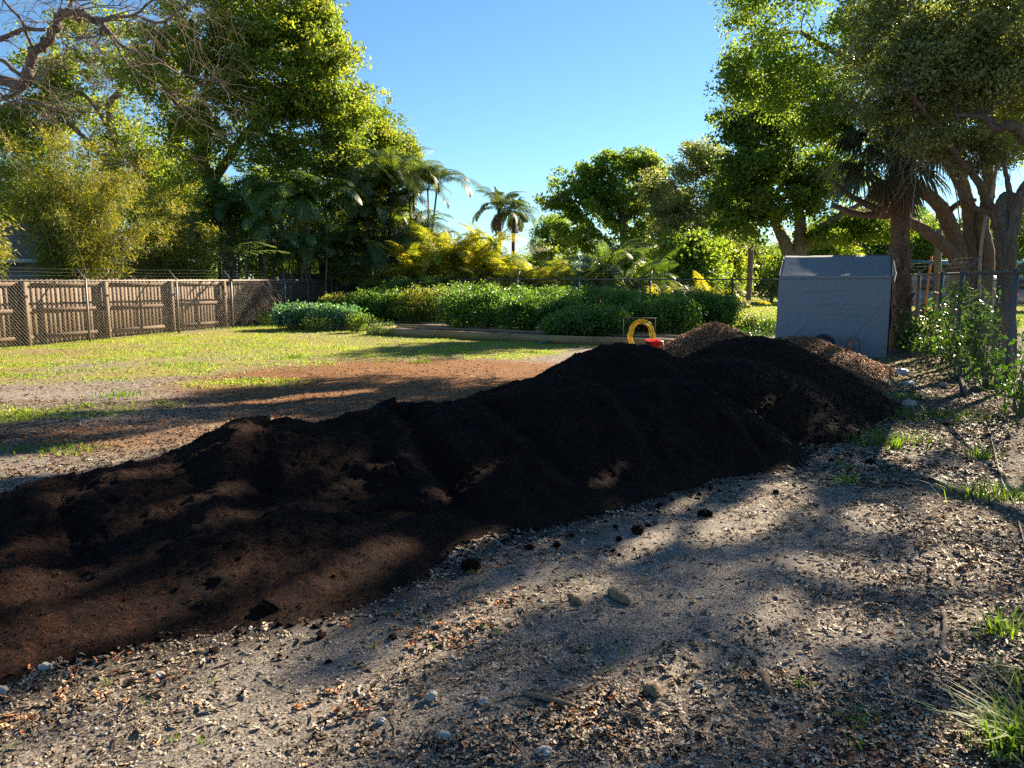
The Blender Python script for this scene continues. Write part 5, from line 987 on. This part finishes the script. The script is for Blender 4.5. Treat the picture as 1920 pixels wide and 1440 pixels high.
# multi-trunked oak beyond the right fence
ob = at(1820, 600, 20)
tree("live_oak", "massive many-trunked oak behind the right fence, spreading long limbs over the shelter", (ob[0], 20, 0),
     [([(ob[0] - .25, 20, -.3)] + LP([(1800, 560, 20), (1798, 490, 20), (1792, 455, 20), (1770, 400, 19.6), (1745, 370, 19.2), (1716, 345, 18.8), (1690, 300, 18.5), (1650, 240, 18.5)]), .27, .08),
      ([(ob[0] + .1, 20.2, -.3)] + LP([(1818, 560, 20.2), (1822, 470, 20.2), (1818, 400, 20.2), (1800, 330, 20), (1780, 240, 19.6), (1740, 150, 19)]), .27, .09),
      ([(ob[0] + .5, 20, -.3)] + LP([(1842, 560, 20), (1848, 480, 20), (1840, 420, 20), (1855, 360, 20), (1850, 280, 20), (1870, 180, 19.5)]), .25, .09),
      (LP([(1800, 510, 19.8), (1785, 475, 19.6), (1750, 445, 19.4), (1714, 420, 19.2), (1690, 408, 19), (1656, 403, 18.8), (1620, 403, 18.6), (1590, 396, 18.4), (1562, 385, 18.2)]), .17, .06),
      (LP([(1700, 412, 19.1), (1664, 398, 18.8), (1630, 385, 18.5), (1600, 370, 18.3), (1560, 340, 18)]), .13, .04),
      (LP([(1792, 260, 19.7), (1757, 244, 18.5), (1700, 240, 18), (1640, 225, 17.6), (1570, 180, 17.4)]), .14, .05), (LP([(1775, 400, 19.6), (1800, 380, 19.3), (1830, 375, 19)]), .08, .05),
      (LP([(1800, 330, 20), (1700, 200, 20), (1600, 120, 20.5), (1500, 60, 21)]), .18, .05)],
     [blob(1420, 60, 21, 55, 55, 1.6, .7), blob(1400, 130, 21, 50, 50, 1.5, .6), blob(1500, 60, 20, 70, 75, 2, 1.2), blob(1480, 160, 20, 70, 60, 2, 1.0), blob(1600, 60, 19.5, 80, 80, 2, 1.3), blob(1580, 180, 19, 80, 60, 1.8, 1.1), blob(1680, 120, 19.5, 90, 90, 2, 1.3), blob(1690, 240, 18.5, 80, 50, 1.5, .9), blob(1780, 130, 20, 90, 90, 2, 1), blob(1520, -50, 20, 130, 70, 2.5, 1.2), blob(1700, -70, 19, 140, 80, 2.5, 1.2), blob(1540, 240, 19, 50, 35, 1.2, .5), blob(1375, 180, 21, 30, 35, 1.2, .35), blob(1860, 40, 19, 90, 90, 2, .8), blob(1400, 10, 20.5, 40, 40, 1.4, .4), blob(1895, 170, 18.5, 75, 60, 1.7, 1.2), blob(1850, 255, 17.6, 50, 36, 1.3, .6), blob(1940, 250, 18, 60, 50, 1.5, .8), (12.9, 18.6, 6.6, 1.4, 1.4, 1.3, 1.3), (11.6, 17.2, 5.5, 1.1, 1.1, .9, 1.0)],
     M['oak_mid'], M['bark_warm'], 2000, 50, .105, .058, 315, cl=.34, twig=.4, sunny=1.0, loose=.8)
# nearer oak at the right edge
nb = at(1893, 720, 12.6)
tree("live_oak", "nearer olive-leaved oak with crooked trunks at the right edge, filling the top right", (nb[0], 12.6, 0),
     [([(nb[0], 12.6, -.2)] + LP([(1893, 640, 12.6), (1890, 560, 12.6), (1893, 480, 12.6), (1902, 420, 12.7), (1918, 360, 12.8), (1960, 300, 13), (2010, 220, 13)]), .11, .08),
      (LP([(1872, 740, 14.6), (1872, 640, 14.6), (1880, 540, 14.6), (1877, 470, 14.6), (1866, 410, 14.6), (1847, 370, 14.6), (1830, 335, 14.5), (1800, 300, 14.3), (1760, 240, 14), (1700, 170, 13.8)]), .12, .04),
      (LP([(1960, 300, 13), (1925, 262, 13), (1905, 240, 13), (1888, 236, 13.1), (1870, 242, 13.2), (1850, 222, 13.4), (1830, 218, 13.5), (1790, 215, 13.7)]), .11, .035),
      (LP([(1893, 480, 12.6), (1880, 400, 12.9), (1884, 370, 13), (1920, 372, 13.2), (1980, 360, 13.4)]), .1, .08), (LP([(1905, 440, 14), (1893, 360, 14), (1880, 300, 14)]), .07, .03), ([at(2010, 220, 13), (11.3, 12, 5.6), (12.6, 11.6, 6.4), (13.8, 12.6, 7.4)], .09, .04), (LP([(1860, 400, 14.6), (1820, 385, 14.5), (1790, 340, 14.3), (1775, 300, 14)]), .06, .02)],
     [blob(1840, 60, 14, 110, 80, 1.3, 1.2), blob(1740, 100, 14.3, 90, 80, 1.2, 1.1), blob(1900, 150, 14, 80, 70, 1.2, 1), blob(1800, 170, 14.2, 90, 50, 1.2, 1), blob(1660, 60, 14.5, 70, 80, 1.1, .8), blob(1690, 180, 14.5, 70, 55, 1, .8), blob(1780, -60, 14, 170, 80, 1.5, 1.3), blob(1960, 40, 14, 110, 110, 1.5, 1.1), blob(2060, 140, 13.5, 110, 120, 1.5, 1.2), (12.5, 11.5, 6.6, 1.8, 1.8, 1.3, 1.4), (11.2, 9.6, 5.6, 1.5, 1.5, 1.0, .9), (14.5, 13.5, 8, 2, 2, 1.5, 1.4), (9.8, 11.6, 6.6, 1.3, 1.3, 1, .8), (13, 16, 8.6, 2, 2, 1.4, 1.2), (8.3, 15.3, 9.0, 2.0, 2.0, 1.1, 1.3), (6.4, 14.6, 8.7, 1.7, 1.8, .9, 1.0), blob(1760, 260, 14.5, 60, 30, .8, .4), blob(1850, 290, 14.8, 60, 40, .8, .35)],
     M['oak_olive'], M['bark_warm'], 2600, 48, .08, .043, 316, cl=.26, twig=.6, sunny=1.0, loose=.6)
# grey hanging vines in the right trees
r0 = np.random.default_rng(317); k = MB()
for i in range(230):
    p = at(r0.uniform(1690, 1900), r0.uniform(170, 300), r0.uniform(14.4, 16)); P = [p]; d = np.array([r0.normal() * .5, r0.normal() * .15, -1])
    for j in range(8): d = unit(d + r0.normal(size=3) * .35 + [0, 0, -.12]); P.append(P[-1] + d * .13 * r0.uniform(.5, 1.3))
    tube(k, P, np.linspace(.006, .0025, len(P)), 3, rnd=r0.uniform(.4, 1), cap=False)
for pts, r_ in ((LP([(1835, 560, 15), (1838, 480, 15), (1846, 420, 15), (1862, 350, 15), (1870, 300, 15)]), .03), (LP([(1700, 200, 15.5), (1718, 300, 15.4), (1712, 380, 15.4), (1707, 430, 15.3)]), .008), (LP([(1768, 240, 15), (1765, 300, 15), (1790, 350, 15), (1800, 420, 15)]), .012)): tube(k, smoothp(pts, 6), r_, 6, rnd=.8)
tag(k.build("hanging_vines", M['twig']), "grey bare vines hanging in the crowns of the right-hand trees", "vine")

# cabbage palm beside the shelter
r0 = np.random.default_rng(320); pb = np.array([at(1690, 600, 18.2)[0], 18.2, 0]); cpalm = empty("cabbage_palm", tuple(pb)); tag(cpalm, "cabbage palm with a shaggy brown trunk and drooping fan leaves beside the shelter", "palm")
top = at(1683, 285, 18.0); k = MB(); P = smoothp([pb - [0, 0, .2], at(1689, 540, 18.2), at(1687, 440, 18.1), at(1686, 360, 18), top], 8); rr = np.interp(np.linspace(0, 1, len(P)), [0, .12, .3, .7, 1], [.3, .24, .2, .19, .22]); tube(k, P, rr, 16, rough=.1); k.build("trunk", M['bark_palm'], cpalm, smooth=True)
k = MB()
for i in range(260):
    t = r0.uniform(0, 1) ** 1.5 if i % 3 else r0.uniform(.75, 1); z_ = .05 + t * (top[2] - .1); a = r0.uniform(0, 6.28)
    if .3 < t < .72 and r0.uniform() < .6: continue
    cx_ = np.interp(z_, P[:, 2], P[:, 0]); cy_ = np.interp(z_, P[:, 2], P[:, 1]); rd = np.interp(z_, P[:, 2], rr); o_ = np.array([math.cos(a), math.sin(a), 0]); s_ = np.array([-math.sin(a), math.cos(a), 0]); l = r0.uniform(.14, .3)
    b0 = np.array([cx_, cy_, z_]) + o_ * rd * .9; e0 = b0 + o_ * l * .45 + np.array([0, 0, l]) + s_ * r0.normal() * .06; w_ = r0.uniform(.025, .05)
    V = [b0 - s_ * w_ * 1.4, b0 + s_ * w_ * 1.4, e0 + s_ * w_ * .6, e0 - s_ * w_ * .6]; V += [v - o_ * .03 for v in V]; k.add(V, BOXF, r0.uniform())
M['boot'] = rndmat('palm_boot', [(.05, .035, .028), (.13, .09, .065), (.26, .19, .14)], grain=.4, rough=.9); k.build("leaf_bases", M['boot'], cpalm)
def fanleaf(k, base, az, el, pl, fl, rng, sag):
    d = np.array([math.cos(az) * math.cos(el), math.sin(az) * math.cos(el), math.sin(el)]); n = 6; P = [base]; dd = d.copy()
    for i in range(n): dd = unit(dd + [0, 0, -.1 * sag]); P.append(P[-1] + dd * pl / n)
    tube(k, P, np.linspace(.018, .009, n + 1), 4, rnd=.7, cap=False); c_ = P[-1]; s_ = unit(np.cross(dd, [0, 0, 1.])); u_ = np.cross(s_, dd); m = 34; V = []; F4 = []; F3 = []
    for i, th in enumerate(np.linspace(-2.1, 2.1, m)):
        q = unit(dd * math.cos(th) + s_ * math.sin(th) + u_ * .15 * (1 - abs(th)) + rng.normal(size=3) * .05); l = fl * (1 - .12 * abs(th)) * rng.uniform(.85, 1.1); w_ = unit(np.cross(q, u_)) * .026
        a1 = c_ + q * l * .45 + [0, 0, -.04 * l]; a2 = c_ + q * l * .75 + np.array([0, 0, -.28 * l * sag]); a3 = c_ + q * l * .92 + np.array([0, 0, -.62 * l * sag])
        b_ = len(V); V += [c_ - w_ * .2, c_ + w_ * .2, a1 + w_, a1 - w_, a2 + w_ * .7, a2 - w_ * .7, a3]; F4 += [[b_, b_ + 1, b_ + 2, b_ + 3], [b_ + 3, b_ + 2, b_ + 4, b_ + 5]]; F3 += [[b_ + 5, b_ + 4, b_ + 6]]
    k.add(V, [np.array(F4), np.array(F3)], np.clip(rng.uniform(0, .7) + rng.uniform(0, .3, len(V)), 0, 1))
k = MB()
for i in range(38): fanleaf(k, top + r0.normal(size=3) * .06, i * 2.39996 + r0.normal() * .2, r0.uniform(-.35, 1.2), r0.uniform(.8, 1.35), r0.uniform(.75, .95), r0, .9)
k.build("crown", M['fan'], cpalm); k = MB()
for i in range(9): fanleaf(k, top - [0, 0, .15] + r0.normal(size=3) * .06, i * 2.39996 + 1 + r0.normal() * .2, r0.uniform(-1.3, -.8), r0.uniform(.5, .8), .7, r0, .7)
k.build("dead_leaves", M['dead_frond'], cpalm)

# shrubs and seedlings along the right fence
SG = "leafy shrubs growing along the right fence"
for i, (px, py, Y, rx, ry, z1, n, lb_) in enumerate(((1735, 600, 17.2, .55, .5, 1.0, 1500, "glossy dark shrub at the foot of the cabbage palm"), (1772, 600, 15.6, .45, .5, 1.25, 1700, "dark leafy shrub in the shade, second from the palm"), (1815, 600, 14.2, .42, .5, 1.7, 2100, "tall leggy shrub climbing above the fence rail"),
    (1850, 620, 13.2, .38, .4, 1.35, 1500, "open shrub with bright backlit leaves near the thick fence post"), (1858, 690, 11.6, .25, .25, .6, 420, "knee-high seedling right at the fence post foot"), (1802, 700, 12.6, .22, .2, .45, 260, "little seedling with yellow-green leaves on the litter"),
    (1918, 790, 9.3, .3, .45, .95, 1000, "shrub cut by the right edge with a yellow leaf"), (1712, 610, 17.6, .4, .3, .55, 800, "low dark weeds between the shelter and the palm trunk"), (1760, 650, 14.9, .5, .5, .5, 900, "low dark undergrowth shrub below the taller ones"))):
    x = at(px, py, Y)[0]; bush("fence_shrub", lb_, x, Y, rx * 1.15, ry, .08, z1, int(n * .3), .1, .055, M['vine'], 330 + i, SG, cat="shrub", per=7, stems=20, up=.5)
for i, (px, Y, wp, yt, lb_) in enumerate(((1405, 23.4, 46, 590, "small leafy weed at the fence left of the shelter"), (1442, 22.6, 34, 596, "low weed touching the shelter's left corner"), (1400, 20.5, 110, 618, "flat dark weeds on the ground behind the mulch heap"))):
    c_ = at(px, 600, Y); bush("path_weed", lb_, c_[0], Y, wp / 2 / FPX * Y, .3, .03, max(.25, at(px, yt, Y)[2]), 700, .07, .035, M['vine'], 350 + i, "weeds before the back fence", cat="weed", per=12)
bush("fence_vine", "thin creeper climbing the far fence post left of the shelter", at(1372, 560, 25.8)[0], 25.9, .18, .12, .1, 1.75, 900, .07, .04, M['vine'], 360, None, cat="vine", per=9)

# beyond the right and back fences
for i, (px, Y, w_, yt, lf, lb_) in enumerate(((1300, 36, 110, 440, 'oak_mid', "sunny lime shrub behind the low golden palms"), (1390, 52, 120, 440, 'fresh', "light green bush at the back of the neighbouring lawn"), (1450, 56, 90, 470, 'oak_mid', "dark round tree behind the lawn, left of the shelter top"), (1560, 54, 150, 430, 'oak_lime', "pale lime tree seen just over the shelter roof"), (1650, 58, 150, 420, 'fresh', "bright tree between the shelter and the palm trunk"),
    (1740, 56, 130, 410, 'oak_lime', "lime tree seen right of the palm trunk"), (1840, 60, 160, 400, 'fresh', "bright tree glimpsed between the oak trunks"), (1930, 56, 160, 390, 'oak_mid', "green tree at the far right behind the oaks"), (1500, 78, 260, 450, 'oak_olive', "hazy far tree belt left of the shelter"), (1720, 80, 280, 440, 'oak_olive', "hazy far tree belt behind the parked cars"), (1230, 66, 240, 455, 'oak_mid', "far tree belt behind the middle oak"), (1360, 47, 80, 455, 'oak_lime', "small lime tree below the drooping oak"))):
    x, _, z = at(px, yt, Y); r_ = w_ / 2 * Y / FPX
    tree("lawn_tree", lb_, (x, Y, 0), [([(x, Y, -.2), (x + .1, Y, z * .4), (x, Y, z * .75)], .16, .06)], [(x - r_ * .4, Y, z * .62, r_ * .6, 1.6, z * .36, 1), (x + r_ * .4, Y + .3, z * .58, r_ * .6, 1.6, z * .38, 1), (x, Y - .3, z * .38, r_ * .9, 1.4, z * .28, .8), (x, Y, z * .85, r_ * .5, 1.3, z * .2, .6)],
         M[lf], M['bark_oak'], 260, 46, .2, .13, 370 + i, cl=.65, group="trees beyond the neighbouring lawn", twig=.15)
k = MB(); P = smoothp([at(1403, 552, 44) * [1, 1, 0], at(1406, 520, 44), at(1408, 470, 44), at(1410, 430, 44)], 6); tube(k, P, .16, 8); tag(k.build("dead_tree", M['bark_pale'], smooth=True), "slim pale bare trunk standing on the sunny lawn", "tree trunk")
k = MB(); tube(k, [at(1757, 560, 33) * [1, 1, 0], at(1758, 500, 33), at(1762, 380, 33)], .14, 10); tag(k.build("utility_pole", M['bark_pale'], smooth=True), "grey wooden utility pole right of the palm trunk", "pole")
M['orange'] = plain('orange_plastic', (.75, .2, .02), .5); k = MB(); tube(k, [at(1738, 556, 32) * [1, 1, 0], at(1739, 540, 32), at(1747, 480, 32)], .045, 8); tag(k.build("guy_guard", M['orange'], smooth=True), "slanting orange guard tube near the utility pole", "guard")
M['concrete'] = plain('concrete', (.4, .38, .35), .9, bump=.4); bx_ = at(1328, 548, 36); root = empty("concrete_bench", (bx_[0], 36, 0)); tag(root, "grey concrete bench on the neighbouring lawn above the hedge", "bench")
k = MB(); box(k, (bx_[0], 36, .85), (.95, .4, .12)); k.build("seat", M['concrete'], root)
for s_ in (-.3, .3): k = MB(); box(k, (bx_[0] + s_, 36, .395), (.16, .34, .79)); k.build("leg", M['concrete'], root)
# parked cars
M['carpaint'] = plain('silver_paint', (.2, .22, .25), .25, .6); M['carpaint2'] = plain('white_paint', (.3, .3, .32), .25); M['glass'] = plain('dark_glass', (.02, .025, .03), .08, 0, .8); M['lamp'] = plain('red_lamp', (.4, .02, .02), .2)
def car(px, Y, rz, paint, label):
    x = at(px, 550, Y)[0]; root = empty("parked_car", (x, Y, 0), rz); tag(root, label, "car", "cars parked beyond the right fence")
    prof = [(-2.3, .4), (-2.35, .8), (-2.25, 1.0), (-1.3, 1.12), (-.55, 1.72), (1.6, 1.78), (2.2, 1.15), (2.3, .75), (2.25, .4)]
    V = []; ins = [0, 0, .02, .05, .18, .18, .08, .02, 0]
    for s_ in (-1, 1): V += [(a, s_ * (.92 - ins[i]), z) for i, (a, z) in enumerate(prof)]
    n = len(prof); k = MB(); k.add(V, [np.array([[i, (i + 1) % n, (i + 1) % n + n, i + n] for i in range(n)])]); k.F.append(np.array([list(range(n))[::-1], [q + n for q in range(n)]])); k.M.append(np.zeros(2, int))
    o = bpy.data.objects.new("body", k.mesh("body", paint)); C.objects.link(o); o.parent = root; bv = o.modifiers.new("b", 'BEVEL'); bv.width = .06; bv.segments = 3
    for s_ in (-1, 1):
        for w0, w1 in ((-1.05, -.1), (-.02, .85), (.93, 1.6)):
            k = MB(); q = [(w0, 1.14), (w1, 1.14), (w1 - (.1 if w1 > 1.5 else 0), 1.6), (w0 + (.62 if w0 < -1 else 0), 1.6)]; k.add([(a, s_ * (.93 - .18 * (z - 1.1) / .6 - .035 + .05), z) for a, z in q] + [(a, s_ * (.93 - .18 * (z - 1.1) / .6 - .035), z) for a, z in q], BOXF); o = bpy.data.objects.new("window", k.mesh("window", M['glass'])); C.objects.link(o); o.parent = root
        for wx in (-1.45, 1.4):
            k = MB(); tube(k, [(wx + .25 * math.cos(t), s_ * .84, .34 + .25 * math.sin(t)) for t in np.linspace(0, 6.283, 20)], .1, 8, cap=False); o = bpy.data.objects.new("wheel", k.mesh("wheel", M['tyre'], True)); C.objects.link(o); o.parent = root
            k = MB(); tube(k, [(wx, s_ * .84, .34), (wx, s_ * .88, .34), (wx, s_ * .9, .34)], [.2, .2, .17], 14); o2 = bpy.data.objects.new("rim", k.mesh("rim", M['rim'])); C.objects.link(o2); o2.parent = o
    for a, z0, z1, m_ in ((-1.02, 1.16, 1.62, 'glass'), (1.98, 1.2, 1.62, 'glass')):
        k = MB(); dx = .5 if a < 0 else -.3; k.add([(a - .2 * (a < 0) - .03, -.68, z0), (a - .2 * (a < 0) - .03, .68, z0), (a + dx * .7, .62, z1), (a + dx * .7, -.62, z1), (a - .2 * (a < 0) + .03, -.68, z0), (a - .2 * (a < 0) + .03, .68, z0), (a + dx * .7 + .06, .62, z1), (a + dx * .7 + .06, -.62, z1)], BOXF); o = bpy.data.objects.new("windscreen", k.mesh("windscreen", M[m_])); C.objects.link(o); o.parent = root
    for s_ in (-.75, .75):
        k = MB(); box(k, (2.3, s_, .9), (.06, .25, .22)); o = bpy.data.objects.new("tail_light", k.mesh("tail_light", M['lamp'])); C.objects.link(o); o.parent = root
        k = MB(); box(k, (-2.33, s_, .78), (.06, .32, .14)); o = bpy.data.objects.new("headlight", k.mesh("headlight", M['rim'])); C.objects.link(o); o.parent = root
car(1728, 37, -.9, M['carpaint'], "silver car parked on the lawn right of the palm trunk")
car(1800, 38, -1.2, M['carpaint2'], "white car parked behind the many-trunked oak")
car(1900, 40, -.9, M['carpaint'], "silver car half hidden behind the nearer oak")
# house behind the board fence
hx = at(262, 500, 31)[0]; hr = empty("house", (hx, 31, 0)); tag(hr, "low grey house with a shingled hip roof behind the left board fence", "house")
M['wall'] = plain('stucco', (.2, .2, .2), .9, bump=.3); M['roofm'] = rndmat('roof_shingle', [(.1, .095, .09), (.17, .16, .15)], grain=.5, gs=(3, 3, 30)); M['trimm'] = plain('fascia_paint', (.32, .33, .33), .6)
W_, D_, ze = 13.0, 8.0, 2.45; k = MB(); box(k, (hx - W_ / 2 - .5, 31 + D_ / 2 + .5, ze / 2), (W_ - 1, D_ - 1, ze)); k.build("wall", M['wall'], hr)
k = MB(); x0, x1, y0, y1 = hx - W_, hx, 31., 31. + D_; zt = ze + 1.75; V = [(x0, y0, ze), (x1, y0, ze), (x1, y1, ze), (x0, y1, ze), (x0 + 4, (y0 + y1) / 2, zt), (x1 - 4, (y0 + y1) / 2, zt)]
k.add(V, [np.array([[0, 1, 5, 4], [2, 3, 4, 5], [0, 3, 2, 1]]), np.array([[1, 2, 5], [3, 0, 4]])]); rf = k.build("roof", M['roofm'], hr)
k = MB(); box(k, ((x0 + x1) / 2, y0 - .012, ze - .09), (W_, .022, .16)); k.build("fascia", M['trimm'], hr)
for wx in (-3, -8):
    k = MB(); box(k, (hx + wx, 31.5 - .03 + .47, 1.4), (1.4, .06, 1.1)); k.V[-1] = k.V[-1] + np.array([0, -.49, 0]); f_ = k.build("window", M['trimm'], hr); k = MB(); box(k, (hx + wx, 31.5 - .055, 1.4), (1.25, .02, .95)); k.build("pane", M['glass'], f_)
# carport roof far right
cx_ = at(1830, 500, 52)[0]; cr = empty("carport", (cx_, 52, 0)); tag(cr, "teal-roofed carport behind the oak trunks on the right", "carport"); M['tealroof'] = plain('teal_metal', (.1, .28, .3), .5)
k = MB(); box(k, (cx_, 52, 2.75), (7, 4, .16), tilt=.06); k.build("roof", M['tealroof'], cr)
for sx in (-3.2, 3.2):
    for sy in (-1.7, 1.7): k = MB(); box(k, (cx_ + sx, 52 + sy, 1.32), (.12, .12, 2.64)); k.build("post", M['galv_dull'], cr)
